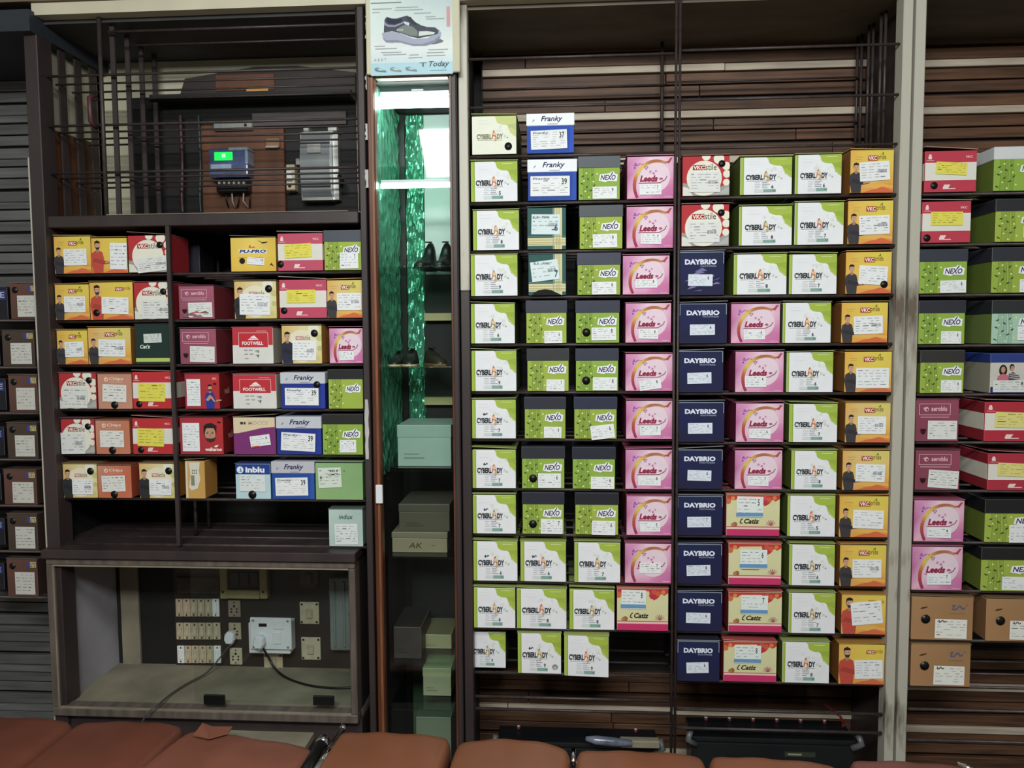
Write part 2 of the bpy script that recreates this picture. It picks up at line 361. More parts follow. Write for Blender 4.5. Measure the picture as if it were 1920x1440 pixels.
def s_CL(r, w, h, d, o, R):
    pale = o.get('pale'); lime = (0.80,0.83,0.50) if pale else LIME; base = (0.93,0.935,0.86) if pale else (0.925,0.925,0.945)
    carton(r, w, h, d, base, (0.36,0.43,0.10), lime)  # dark olive sides: shade of the gaps between boxes put into the colour
    A = Art(w, h)
    A.poly([(.004,.004),(.996,.004),(.996,.996),(.004,.996)], base, 1)
    if not pale:
        st = o.get('strip', 0.085); A.poly([(0.003,.004),(st,.004),(st,.996),(0.003,.996)], lime, 2); A.rect(st*0.72, .004, st, .996, (0.56,0.68,0.10), 3)
    b = [(.50,.996),(.54,.95),(.55,.88),(.57,.83),(.63,.79),(.70,.77),(.77,.77),(.81,.74),(.83,.68),(.85,.62),(.86,.56),(.90,.53),(.94,.48),(.97,.46),(.996,.44),(.996,.996)]
    A.poly(b, lime, 2); A.poly([(.77,.77),(.81,.74),(.83,.68),(.84,.66),(.88,.7),(.996,.62),(.996,.80)], tuple(c*0.93 for c in lime), 3)
    for k in range(9):
        u = R.uniform(.42,.80); v = R.uniform(.55,.74); A.circ(u, v, R.uniform(.02,.05), (0.86,0.88,0.86) if k % 2 else (0.90,0.91,0.91), 2, 10)
    for k in range(4): A.line([(.78+.05*k,.70-.06*k),(.84+.045*k,.62-.05*k)], .008, (0.88,0.92,0.62), 4)
    A.rect(.66, .93, .90, .945, (0.86,0.90,0.58), 4)
    A.rect(.14, .80, .38, .806, (0.82,0.83,0.86), 2); A.rect(.14, .88, .36, .885, (0.84,0.85,0.88), 2)
    ink = (0.55,0.55,0.40) if pale else (0.20,0.20,0.23)
    A.text('CYBERL', .105, .395, .445, .535, ink, 5, 0.05); A.text('DY', .565, .395, .70, .535, ink, 5, 0.05)
    fc = R.choice([(0.86,0.42,0.22),(0.82,0.55,0.35),(0.62,0.55,0.25),(0.85,0.35,0.28)])
    A.poly([(.45,.41),(.46,.52),(.475,.60),(.50,.64),(.52,.58),(.55,.46),(.53,.43),(.51,.48),(.48,.48),(.47,.41)], fc, 6)
    A.circ(.51, .535, .045, (0.93,0.78,0.60), 7, 10); A.poly([(.50,.40),(.56,.46),(.555,.36),(.52,.34)], (0.80,0.70,0.40), 7)
    A.circ(.745,.47,.035,(0.80,0.86,0.80),3,9); A.circ(.80,.43,.022,(0.62,0.74,0.55),4,9)
    A.rect(.125, .365, .69, .372, (0.45,0.46,0.50), 4)
    if not pale:
        for k in range(4):
            v = .315-.045*k; A.rect(.28, v, .36+.05*R.random(), v+.012, (0.74,0.75,0.77), 3); A.rect(.42, v, .50+.1*R.random(), v+.014, (0.58,0.58,0.62), 3)
        A.rect(.27, .065, .45, .145, (0.84,0.86,0.86), 3); A.rect(.45, .065, .69, .145, (0.52,0.68,0.63), 4); A.rect(.63,.09,.68,.12,(0.40,0.55,0.52),5)
        A.text(o.get('n', R.choice('56789')), .60, .165, .645, .255, INK, 5, 0.02)
    if o.get('mark'): A.line([(.25,.63),(.28,.60),(.27,.66),(.31,.61),(.33,.66),(.36,.63)], .018, INK, 5)
    if o.get('stamp'): A.circ(.86,.17,.07,(0.55,0.53,0.50),4); A.circ(.86,.15,.045,(0.75,0.72,0.68),5)
    A.build('front_print', r)
    flap_lid(r, w, h, d, (0.60,0.66,0.30), o.get('hl', R.uniform(.001,.006)), o.get('hr', R.uniform(.001,.004)))
    if 'hole' in o: hole(r, w, h, *o['hole'], .0095)
def s_NX(r, w, h, d, o, R):
    mint = o.get('mint'); lime = (0.66,0.80,0.70) if mint else R.choice(((0.60,0.70,0.15),(0.63,0.72,0.16),(0.56,0.70,0.15))); dk = (0.45,0.62,0.55) if mint else (0.42,0.54,0.10)
    band = o.get('band', (0.225,0.23,0.31)); fr = o.get('frac', 0.28)
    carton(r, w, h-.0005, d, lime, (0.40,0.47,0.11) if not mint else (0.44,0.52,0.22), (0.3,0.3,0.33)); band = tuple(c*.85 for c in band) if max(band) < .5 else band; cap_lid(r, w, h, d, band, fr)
    A = Art(w, h); T = 1-fr
    A.poly([(.004,.004),(.996,.004),(.996,T),(.004,T)], lime, 1)
    for u, t in ((.14,.05),(.23,.07),(.335,.05)):
        A.line([(u,0.005),(u+.02,T*.5),(u,T)], t, tuple(c*0.92 for c in lime), 2); A.line([(u-.03,0.005),(u-.012,T*.5),(u-.03,T)], .010, dk, 3); A.line([(u+.03,0.005),(u+.05,T*.5),(u+.03,T)], .008, dk, 3)
        for v in (T*.3, T*.66): A.line([(u-.03,v),(u+.04,v+.01)], .008, dk, 3)
    for u, v, an in ((.10,.55,.5),(.23,.48,2.3),(.20,.30,.8),(.38,.33,.8),(.06,.10,-.6),(.30,.22,.6),(.08,.38,-.5),(.33,.58,.9)):
        c, sn = math.cos(an)*.045, math.sin(an)*.045
        A.poly([(u-c,v-sn),(u+sn*.35,v-c*.35),(u+c,v+sn),(u-sn*.35,v+c*.35)], (0.17,0.25,0.10), 4)
    for u, v in ((.19,.62),(.45,.60),(.36,.42),(.16,.20),(.13,.44),(.25,.06),(.42,.14)): A.circ(u, v, .022, (0.86,0.93,0.50), 4, 9)
    A.poly([(.49,.44),(.66,.40),(.70,.43),(.93,.42),(.95,.58),(.88,.60),(.86,.645),(.80,.65),(.76,.61),(.52,.585)], (0.95,0.95,0.96), 5)
    A.text('NEXO', .53, .45, .90, .575, (0.27,0.21,0.42), 6, 0.028, 0.25); A.poly([(.775,.57),(.80,.56),(.845,.635),(.825,.645)], (0.27,0.21,0.42), 6)
    A.build('front_print', r)
    if o.get('lab', 1): sticker(r, w, h, *o.get('lb', (.44,.015,.985,.30)), rot=o.get('lr', R.uniform(-.02,.02)), seed=R.randint(0,9999), num=o.get('n', R.choice('56789')), rows=5, bars=False)
    if 'hole' in o: hole(r, w, h, *o['hole'], .0105)
def s_LD(r, w, h, d, o, R):
    pk = (0.845,0.50,0.69)
    carton(r, w, h, d, pk, (0.50,0.14,0.28), (0.60,0.24,0.38))  # sides coloured dark maroon to paint in the shadow beside each box
    A = Art(w, h)
    a=(0.85,0.55,0.73); b=(0.91,0.77,0.86); c=(0.92,0.85,0.90); e=(0.82,0.46,0.68); f=(0.77,0.38,0.62)
    A.grid([[(0.93,.68,.78),(0.90,.58,.74),(0.89,.56,.74),e,(0.86,.40,.62)],[a,b,(0.93,.72,.83),(.88,.48,.69),e],[f,b,c,b,(.90,.58,.75)],[e,(.90,.66,.82),c,(.94,.80,.88),(.92,.66,.80)],[a,(.90,.62,.78),(.94,.80,.87),(.94,.78,.86),(.92,.66,.78)]], 1)
    A.circ(.60,.52,.36,(0.93,0.82,0.88),2,22); 
    red=(.72,.22,.26); ye=(.90,.76,.24); br=(.74,.42,.26)
    A.arc(.62,.33,.50,.60,212,62,.05,.085,[(.62,.16,.36),red,(.78,.36,.22),ye,ye,br,br,(.80,.60,.32)],3,18)
    A.poly([(.80,.865),(.90,.83),(.975,.965),(.93,.965),(.875,.885)], (.70,.30,.28), 4)
    A.line([(.14,.80),(.21,.79),(.28,.84),(.34,.82)], .02, (.68,.36,.66), 4); A.circ(.18,.83,.028,(.62,.36,.78),4,9); A.circ(.16,.74,.022,(.50,.25,.66),4,9); A.circ(.30,.83,.02,(.90,.70,.35),5,9)
    A.line([(.37,.76),(.45,.76),(.41,.69),(.37,.76)], .018, (.72,.42,.66), 4); A.circ(.50,.64,.03,(.84,.52,.70),4,9); A.circ(.62,.66,.026,(.84,.56,.72),4,9); A.circ(.57,.60,.028,(.80,.46,.64),4,9)
    A.poly([(.26,.375),(.66,.375),(.74,.40),(.80,.46),(.84,.53),(.78,.52),(.70,.56),(.50,.56),(.29,.52)], (.95,.84,.90), 4)
    A.text('Leeds', .27, .40, .66, .555, (.62,.12,.29), 6, 0.055, 0.25)
    A.line([(.25,.375),(.70,.375),(.82,.45),(.86,.535)], .016, (.60,.15,.33), 5); A.circ(.73,.47,.045,(.70,.36,.52),5,12,.03)
    A.rect(.80,.045,.96,.055,(.96,.82,.90),3); A.rect(.004,.004,.996,.02,(.90,.56,.73),2)
    A.build('front_print', r)
    sticker(r, w, h, *o.get('lb', (.27+R.uniform(-.02,.04),.095,.72+R.uniform(-.03,.03),.345)), rot=o.get('lr', R.uniform(-.03,.03)), seed=R.randint(0,9999), num=R.choice('45678'), rows=4, bars=False)
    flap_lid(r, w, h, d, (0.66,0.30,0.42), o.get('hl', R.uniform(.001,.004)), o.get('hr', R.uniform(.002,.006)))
def s_DB(r, w, h, d, o, R):
    nv = (0.105,0.12,0.285)
    carton(r, w, h, d, nv, (0.10,0.11,0.26), (0.22,0.22,0.28), edge=(0.30,0.33,0.42))
    A = Art(w, h)
    A.grid([[(.11,.11,.25),(.11,.12,.28),(.13,.11,.26)],[(.09,.12,.33),nv,(.11,.12,.30)],[(.10,.14,.30),(.11,.15,.31),(.11,.14,.29)]], 1)
    A.text('DAYBRIO', .15, .70, .84, .825, (.88,.90,.98), 3, 0.05); A.text('FOOTWEAR', .49, .645, .83, .68, (.66,.68,.84), 3, 0.01)
    A.line([(.012,.70),(.012,.985),(.985,.985),(.985,.72)], .012, (.66,.70,.78), 2)
    if o.get('wrap'):
        for k in range(16):
            u = R.uniform(.05,.7); v = R.uniform(.08,.6); A.poly([(u,v),(u+R.uniform(.12,.3),v+R.uniform(-.04,.1)),(u+R.uniform(.1,.28),v+R.uniform(.0,.1)+.01)], (.36+.2*R.random(),.45,.66), 3)
    A.build('front_print', r)
    sticker(r, w, h, .22, .21, .745, .475, rot=R.uniform(-.04,.04), seed=R.randint(0,9999), num=R.choice('678'), rows=6, bars=False, col=(.87,.90,.955))
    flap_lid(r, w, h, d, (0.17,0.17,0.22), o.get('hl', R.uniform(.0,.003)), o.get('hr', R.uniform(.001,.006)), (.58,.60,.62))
def s_VP(r, w, h, d, o, R):
    b = o.get('dull', 0); ye = (.92,.765,.20); pa = (.90,.76,.42) if b else ye; og = (.90,.68,.36) if b else (.92,.70,.18)
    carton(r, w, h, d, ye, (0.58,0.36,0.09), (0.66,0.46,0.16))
    A = Art(w, h); g2 = (.87,.80,.36) if b else (.90,.80,.14)
    A.grid([[(.93,.58,.16),(.93,.60,.18),(.88,.44,.16),(.90,.52,.18)],[(.94,.74,.22),pa,(.93,.76,.20),(.92,.70,.18)],[og,pa,g2,pa],[(.92,.68,.16),pa,g2,g2]] , 1)
    A.poly([(.30,.004),(.45,.06),(.62,.10),(.74,.15),(.86,.10),(.996,.04),(.996,.004)], (.88,.40,.20), 2); A.poly([(.28,.13),(.5,.17),(.72,.22),(.996,.16),(.996,.10),(.74,.14),(.6,.09)], (.93,.70,.22), 2)
    if o.get('red'):
        plate_logo(A, .60, .77, .955, .865, 'pride', (.66,.45,.16))
        man(A, .17, .004, .95, (.80,.28,.21), True, 3, (.70,.24,.18))
    else:
        u = o.get('lu', .40); plate_logo(A, u, .755, u+.42, .875, 'pride', (.45,.30,.15)); A.line([(u+.32,.90),(u+.36,.95),(u+.35,.90)], .012, (.20,.35,.15), 5)
        A.rect(.10,.84,.28,.848,(.72,.55,.16),2); A.rect(.11,.78,.25,.786,(.72,.55,.16),2)
        man(A, .125, .004, .72, (.25,.23,.25), False, 3, (.20,.185,.21))
    A.build('front_print', r)
    lb = (.37,.22,.96,.68) if o.get('red') else (.27,.215,.90,.665)
    sticker(r, w, h, *o.get('lb', lb), rot=o.get('lr', R.uniform(-.035,.035)), seed=R.randint(0,9999), rows=6, bars=not o.get('red') and R.random() < .6)
    if 'hole' in o: hole(r, w, h, *o['hole'], .009)
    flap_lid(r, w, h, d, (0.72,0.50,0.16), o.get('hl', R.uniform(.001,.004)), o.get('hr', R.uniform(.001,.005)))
def s_VS(r, w, h, d, o, R):
    red = (.76,.15,.19); cr = (.925,.90,.83)
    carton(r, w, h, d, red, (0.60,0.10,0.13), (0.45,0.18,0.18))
    A = Art(w, h)
    A.rect(.004,.004,.996,.996,red,1); A.poly([(.004,.004),(.996,.004),(.996,.34),(.8,.20),(.3,.14),(.15,.30),(.004,.33)], (.62,.62,.60), 2)
    A.poly([(.004,.004),(.22,.004),(.12,.2),(.004,.24)], (.88,.87,.83), 3)
    A.circ(.46,.44,.445,cr,3,28); A.circ(.50,.995,.11,cr,3,16); A.circ(.77,.93,.135,cr,3,18); A.circ(.93,.74,.105,cr,3,16); A.circ(.94,.54,.095,cr,3,16); A.circ(.93,.33,.085,cr,3,16)
    A.poly([(.62,.02),(.99,.05),(.99,.22),(.90,.18),(.84,.12)], (.70,.70,.68), 2)
    plate_logo(A, .215, .65, .72, .775, 'stile', (.25,.22,.22), (.68,.10,.13))
    A.build('front_print', r)
    sticker(r, w, h, *o.get('lb', (.14,.09,.80,.60)), rot=o.get('lr', R.uniform(-.02,.02)), seed=R.randint(0,9999), rows=6, col=(.885,.885,.875))
    hole(r, w, h, *o.get('hole', (.83,.80)), .0085)
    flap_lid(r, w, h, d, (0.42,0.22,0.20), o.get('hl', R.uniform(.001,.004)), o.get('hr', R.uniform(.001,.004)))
def s_VY(r, w, h, d, o, R):
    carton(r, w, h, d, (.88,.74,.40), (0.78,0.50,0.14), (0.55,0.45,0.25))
    A = Art(w, h)
    A.grid([[(.90,.72,.30),(.88,.80,.48),(.86,.76,.36)],[(.86,.70,.40),(.91,.86,.64),(.90,.88,.64)],[(.88,.72,.38),(.90,.84,.60),(.86,.84,.56)]], 1)
    A.circ(.50,.46,.43,(.93,.89,.77),2,26); A.circ(.80,.90,.15,(.93,.91,.82),2); A.circ(.95,.68,.09,(.80,.78,.48),2); A.circ(.95,.40,.07,(.78,.76,.46),3); A.circ(.9,.14,.06,(.82,.78,.50),3)
    plate_logo(A, .35, .62, .72, .72, 'stile', (.50,.42,.33), (.75,.45,.40))
    man(A, .135, .004, .86, (.19,.185,.20) if not o.get('navy') else (.17,.18,.27), False, 3, (.15,.15,.17))
    A.build('front_print', r)
    sticker(r, w, h, *o.get('lb', (.27,.10,.88,.55)), rot=o.get('lr', R.uniform(-.03,.03)), seed=R.randint(0,9999), rows=6)
    hole(r, w, h, *o.get('hole', (.83,.80)), .0095)
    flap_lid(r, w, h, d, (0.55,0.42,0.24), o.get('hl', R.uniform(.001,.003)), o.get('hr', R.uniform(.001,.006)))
def s_RW(r, w, h, d, o, R):
    rd = o.get('rd', (.78,.20,.29))
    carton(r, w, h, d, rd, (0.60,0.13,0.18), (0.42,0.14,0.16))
    A = Art(w, h)
    A.rect(.004,.004,.996,.996,rd,1); A.rect(.004,.29,.996,.71,(.885,.875,.83),2); A.rect(.004,.70,.996,.715,(.96,.92,.90),3); A.rect(.004,.285,.996,.298,(.96,.92,.90),3)
    pk = (.95,.83,.82); A.poly([(.065,.80),(.125,.80),(.13,.84),(.115,.92),(.08,.92),(.06,.85)], pk, 3); A.rect(.03,.765,.17,.775,pk,3)
    A.text('VKC', .78, .82, .92, .875, pk, 3, 0.02); A.poly([(.35,.09),(.46,.09),(.50,.18),(.38,.18)], pk, 3); A.rect(.36,.07,.60,.09,pk,3)
    A.build('front_print', r)
    sticker(r, w, h, *o.get('lb', (.16,.35,.76,.72)), rot=o.get('lr', R.uniform(-.04,.04)), seed=R.randint(0,9999), rows=5, bars=False, col=(.91,.86,.16) if not o.get('pl') else (.90,.85,.45))
    if 'hole' in o: hole(r, w, h, *o['hole'], .0085)
    flap_lid(r, w, h, d, (0.45,0.17,0.18), o.get('hl', R.uniform(.003,.011)), o.get('hr', R.uniform(.001,.003)), (.66,.60,.55))
    if d > .2:                                                     # white band on the side panels
        for sx in (-1, 1):
            B = MB().box(sx*w/2-.0006, sx*w/2+.0006, .004, d-.004, h*.29, h*.71)
            B.build('side_band', mat('cream_card', (.86,.84,.78), .55, 0, .06, 20), r)
def s_AC(r, w, h, d, o, R):
    mr = o.get('mr', (.575,.255,.345))
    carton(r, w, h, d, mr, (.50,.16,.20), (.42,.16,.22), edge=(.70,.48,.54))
    A = Art(w, h); pk = (.90,.70,.76)
    A.grid([[tuple(c*.92 for c in mr), mr],[mr, tuple(c*1.06 for c in mr)]], 1)
    A.line([(.07,.64),(.07,.90),(.80,.90),(.80,.64),(.07,.64)], .012, pk, 2); A.rect(.10,.575,.78,.59,pk,2)
    A.text('aeroblu', .35, .73, .72, .845, pk, 3, 0.03); A.circ(.235,.775,.055,pk,3,14); A.circ(.25,.765,.028,mr,4,10); A.poly([(.14,.80),(.26,.84),(.22,.78)], pk, 3)
    A.build('front_print', r)
    sticker(r, w, h, *o.get('lb', (.27,.05,.96,.50)), rot=o.get('lr', R.uniform(-.03,.03)), seed=R.randint(0,9999), rows=6, bars=False, col=(.885,.885,.87))
    A2 = Art(w, h); A2.poly([(.09,.30),(.23,.30),(.215,.22),(.16,.17),(.105,.22)], (.16,.03,.05), 12); A2.build('finger_hole', r)
    if o.get('wrap'):
        B = Art(w, h)
        for k in range(10): u = R.uniform(.02,.6); v = R.uniform(.02,.22); B.poly([(u,v),(u+R.uniform(.1,.35),v-R.uniform(0,.02)),(u+R.uniform(.1,.25),v+R.uniform(.03,.1))], (.45+.3*R.random(),.38,.38), 11+k*.2)
        B.build('torn_plastic_wrap', r, m=CARD)
    flap_lid(r, w, h, d, (0.42,0.20,0.26), R.uniform(.001,.003), R.uniform(.001,.004))
def s_FR(r, w, h, d, o, R):
    bl = o.get('bl', (.12,.24,.62)); cap = o.get('cap', (.79,.80,.84))
    carton(r, w, h-.0005, d, bl, bl, bl); cap_lid(r, w, h, d, cap, .30)
    A = Art(w, h); A.step = .0003
    A.text('Franky', .30, .775, .76, .945, (.13,.15,.36), 9, 0.012, 0.28); A.rect(.44,.735,.66,.745,(.45,.48,.62),9); A.line([(.12,.80),(.15,.86),(.16,.84)], .012, (.4,.4,.5), 9)
    A.poly([(.004,.004),(.996,.004),(.996,.695),(.004,.695)], bl, 1); A.poly([(.9,.004),(.996,.004),(.996,.695),(.93,.695)], tuple(c*1.12 for c in bl), 2)
    A.build('front_print', r)
    sticker(r, w, h, *o.get('lb', (.09,.10,.86,.585)), rot=o.get('lr', R.uniform(-.03,.03)), seed=R.randint(0,9999), rows=7, bars=False, num=o.get('n','39'), head='Franky')
    if 'hole' in o: hole(r, w, h, *o['hole'], .009)
def s_TG(r, w, h, d, o, R):
    tl = (.17,.36,.35)
    carton(r, w, h, d, tl, (.10,.16,.16), (.20,.33,.33))
    A = Art(w, h); cr = (.86,.83,.62)
    A.rect(.004,.004,.996,.996,tl,1); A.rect(.70,.004,.90,.996,cr,2); A.rect(.004,.09,.996,.28,cr,2)
    for u in (.75,.79,.83): A.rect(u,.004,u+.012,.996,(.62,.60,.36),3)
    for v in (.12,.16,.22): A.rect(.004,v,.996,v+.012,(.66,.60,.38),3)
    A.rect(.66,.004,.68,.996,(.55,.68,.60),3); A.rect(.004,.31,.996,.325,(.40,.55,.50),3)
    A.build('front_print', r)
    n = o.get('n','6')
    s = sticker(r, w, h, .10, .36, .84, .84, rot=o.get('lr', -.02), seed=R.randint(0,9999), rows=4, col=(.86,.92,.93))
    B = Art(w, h); B.text('BLK - PINK', .14, .74, .58, .80, (.30,.30,.36), 12, 0.01); B.text(n, .70, .44, .79, .60, (.15,.35,.45), 12, 0.03); B.build('size_print', r)
    if o.get('torn'):
        C = Art(w, h); C.poly([(.08,-.002),(.90,-.002),(.78,.05),(.60,.13),(.45,.15),(.28,.13),(.15,.07)], (.02,.03,.03), 11); C.build('torn_hole', r)
    flap_lid(r, w, h, d, (0.13,0.22,0.22), .002, .004)
def s_CT(r, w, h, d, o, R):
    cr = (.86,.84,.62); mg = (.83,.14,.42)
    carton(r, w, h, d, cr, (.60,.12,.24), (.70,.35,.25))
    A = Art(w, h)
    A.rect(.004,.004,.996,.996,cr,1); A.rect(.004,.004,.996,.165,mg,2); A.rect(.004,.165,.996,.215,(.96,.80,.74),2); A.rect(.004,.212,.996,.23,(.78,.20,.34),3)
    rd = (.80,.20,.18); A.poly([(.004,.996),(.004,.78),(.05,.80),(.09,.88),(.16,.86),(.22,.93),(.62,.94),(.66,.80),(.72,.72),(.80,.78),(.86,.88),(.92,.84),(.996,.90),(.996,.996)], rd, 2)
    for u, v, q, c in ((.03,.84,.07,(.86,.42,.18)),(.12,.91,.05,(.90,.55,.20)),(.70,.84,.09,(.78,.16,.24)),(.80,.88,.06,(.86,.36,.16)),(.90,.92,.05,(.90,.50,.18)),(.72,.92,.06,(.85,.30,.28))): A.circ(u, v, q, c, 3, 12)
    for k in range(7):
        an = math.radians(15+25*k); A.poly([(.84,.25),(.84+.10*math.cos(an)-.015,.25+.13*math.sin(an)),(.84+.115*math.cos(an),.25+.15*math.sin(an)),(.86,.26)], (.72,.35,.42), 3)
    A.circ(.16,.28,.06,(.62,.42,.18),3,12); A.circ(.12,.27,.045,(.72,.50,.30),3,10)
    if o.get('txt', 1): A.text('Catiz', .33, .30, .62, .42, (.13,.10,.08), 4, 0.03, 0.25); A.line([(.30,.305),(.255,.32),(.28,.40),(.31,.42)], .022, (.13,.10,.08), 4)
    else: A.rect(.25,.36,.58,.375,(.35,.30,.22),4)
    A.build('front_print', r)
    lb = o.get('lb', (.21,.50,.72,.92)); sticker(r, w, h, *lb, rot=o.get('lr', R.uniform(-.02,.02)), seed=R.randint(0,9999), rows=5, bars=False, num=o.get('n','6'), col=(.90,.925,.915))
    B = Art(w, h); B.rect(lb[0]-.01,lb[1]+.02,lb[2],lb[1]+.11,(.38,.60,.78),13); B.build('label_stripe', r)
    flap_lid(r, w, h, d, (0.72,0.30,0.30), R.uniform(.001,.005), R.uniform(.001,.004), (.85,.62,.55))
def s_FW(r, w, h, d, o, R):
    rd = (.80,.16,.22)
    carton(r, w, h, d, (.87,.86,.83), (.66,.64,.58), rd)
    A = Art(w, h); A.rect(.004,.004,.996,.996,(.875,.87,.845),1); A.rect(.004,.52,.996,.996,rd,2); A.rect(.16,.46,.88,.86,(.80,.13,.19),3)
    A.line([(.16,.46),(.16,.86),(.88,.86),(.88,.46)], .012, (.95,.80,.80), 4)
    for k, (x0, x1) in enumerate(((.37,.46),(.44,.55),(.50,.63))): A.poly([(x0+.02,.66),(x1+.0,.66),(.505+.02*k,.78-.0*k),(.475+.02*k,.755)], (.96,.90,.90), 4)
    A.poly([(.38,.66),(.66,.66),(.54,.79)], (.96,.92,.92), 5); A.line([(.43,.71),(.62,.68)], .012, rd, 6)
    A.text('FOOTWELL', .24, .52, .76, .62, (.97,.92,.92), 5, 0.035); A.rect(.60,.90,.85,.912,(.95,.75,.75),4)
    for u, v in ((.28,.36),(.40,.36),(.55,.34),(.29,.25),(.42,.25),(.57,.22),(.30,.13)): A.rect(u,v,u+.09,v+.03,(.62,.60,.62),3)
    A.text('10', .60,.30,.66,.38,INK,4,.01); A.text('8', .61,.17,.645,.25,INK,4,.01)
    A.build('front_print', r); flap_lid(r, w, h, d, rd, R.uniform(.001,.003), R.uniform(.001,.003))
def s_PP(r, w, h, d, o, R):
    ye = (.92,.76,.12)
    carton(r, w, h, d, ye, (.70,.52,.10), (.50,.40,.14))
    A = Art(w, h); A.grid([[(.92,.72,.10),ye,(.88,.68,.10)],[ye,(.95,.82,.30),ye],[(.90,.74,.2),(.95,.82,.32),(.86,.70,.12)]], 1)
    A.rect(.18,.53,.80,.65,(.93,.92,.86),2); A.text('PU-PRO', .19, .545, .79, .64, (.16,.25,.58), 4, 0.04, 0.2); A.poly([(.40,.70),(.55,.69),(.52,.75),(.47,.71),(.43,.80)], (.85,.40,.15), 4)
    A.poly([(.58,.95),(.70,.86),(.84,.88),(.80,.84),(.71,.82)], (.16,.12,.06), 3); A.circ(.25,.31,.09,(.12,.09,.06),3,14); A.poly([(.90,.25),(.86,.16),(.90,.18),(.96,.12)], (.2,.14,.05), 3); A.rect(.16,.40,.72,.415,(.75,.55,.12),3)
    A.build('front_print', r)
    sticker(r, w, h, .36, .19, .74, .40, rot=-.08, seed=3, rows=3, bars=False, num='10')
    flap_lid(r, w, h, d, (0.30,0.24,0.10), .006, .001)
def s_IB(r, w, h, d, o, R):
    carton(r, w, h, d, (.72,.84,.87), (.30,.42,.55), (.12,.2,.45))
    A = Art(w, h); A.rect(.004,.004,.996,.996,(.74,.85,.88),1); A.rect(.004,.71,.996,.996,(.10,.25,.62),2)
    A.text('inblu', .29, .76, .84, .93, (.93,.95,.97), 4, 0.045); A.circ(.14,.84,.10,(.92,.94,.96),4,18); A.poly([(.12,.77),(.155,.93),(.19,.79)], (.40,.58,.78), 5)
    A.build('front_print', r); sticker(r, w, h, .12, .22, .86, .70, rot=-.01, seed=11, rows=5, bars=False, col=(.88,.90,.90)); hole(r, w, h, .48, .13, .011)
    flap_lid(r, w, h, d, (0.16,0.24,0.42), .002, .002)
def s_MO(r, w, h, d, o, R):
    pu = (.52,.18,.47); cr = (.89,.81,.66)
    carton(r, w, h, d, pu, (.45,.30,.38), (.35,.28,.26))
    A = Art(w, h); A.rect(.004,.004,.996,.996,pu,1); A.poly([(.004,.996),(.004,.57),(.12,.575),(.40,.64),(.70,.72),(.996,.74),(.996,.996)], cr, 2)
    A.text('MOCCS', .36, .80, .83, .90, (.78,.68,.54), 3, 0.02); A.rect(.17,.81,.24,.88,(.25,.20,.18),3); A.rect(.255,.81,.30,.88,(.30,.24,.20),3)
    A.build('front_print', r); sticker(r, w, h, .42, .23, .90, .52, rot=.13, seed=21, rows=4, bars=False, num='6')
    B = Art(w, h); B.rect(.44,.19,.62,.23,(.84,.25,.20),12,.13); B.build('label_stripe', r); flap_lid(r, w, h, d, (0.16,0.14,0.13), .001, .008, (.6,.5,.4))
def s_RD(r, w, h, d, o, R):
    rd = (.74,.14,.16)
    carton(r, w, h, d, rd, (.55,.10,.12), (.45,.12,.13))
    A = Art(w, h); A.grid([[(.70,.16,.24),rd],[(.70,.16,.24),(.78,.15,.16)]], 1)
    if o.get('face'):
        A.circ(.70,.63,.185,HAIR,2,18,.22); A.circ(.705,.56,.15,SKIN,3,18,.21); A.poly([(.58,.50),(.62,.44),(.79,.44),(.84,.50),(.80,.36),(.70,.32),(.62,.37)], (.26,.16,.13), 4)
        A.poly([(.565,.66),(.60,.72),(.82,.72),(.85,.66),(.86,.78),(.75,.86),(.62,.84),(.55,.76)], HAIR, 4)
        for u in (.64,.76): A.rect(u-.03,.60,u+.03,.615,HAIR,5); A.rect(u-.022,.565,u+.022,.582,(.2,.12,.1),5)
        A.rect(.67,.425,.75,.438,(.60,.28,.26),5); A.poly([(.69,.56),(.72,.56),(.735,.49),(.68,.49)], (.70,.48,.37), 4)
        A.text('walkaroo', .58, .085, .97, .185, (.97,.92,.90), 4, 0.04); A.poly([(.78,.20),(.82,.24),(.90,.26),(.85,.19)], (.97,.92,.90), 4)
        A.poly([(.86,.87),(.90,.91),(.96,.89),(.95,.85)], (.15,.03,.03), 4)
    else:
        man(A, .73, .004, .72, (.12,.23,.62), True, 3, (.10,.20,.55)); A.poly([(.60,.25),(.70,.38),(.74,.40),(.80,.36),(.90,.20),(.84,.20),(.76,.30),(.68,.22)], SKIN, 8)
        A.text('VKC', .80, .84, .93, .90, (.95,.85,.84), 3, .02); A.poly([(.82,.71),(.86,.75),(.93,.73),(.92,.69)], (.15,.03,.03), 4)
    A.build('front_print', r); sticker(r, w, h, *((.06,.08,.46,.86)), rot=0, seed=R.randint(0,999), rows=9, bars=False)
    B = Art(d, h); B.text('walk', .12, .40, .25, .60, (.85,.60,.58), 1, .02); B.build('side_print', r, (w/2+.0005, d/2, 0), math.pi/2)
    flap_lid(r, w, h, d, (0.40,0.13,0.14), .002, .001)
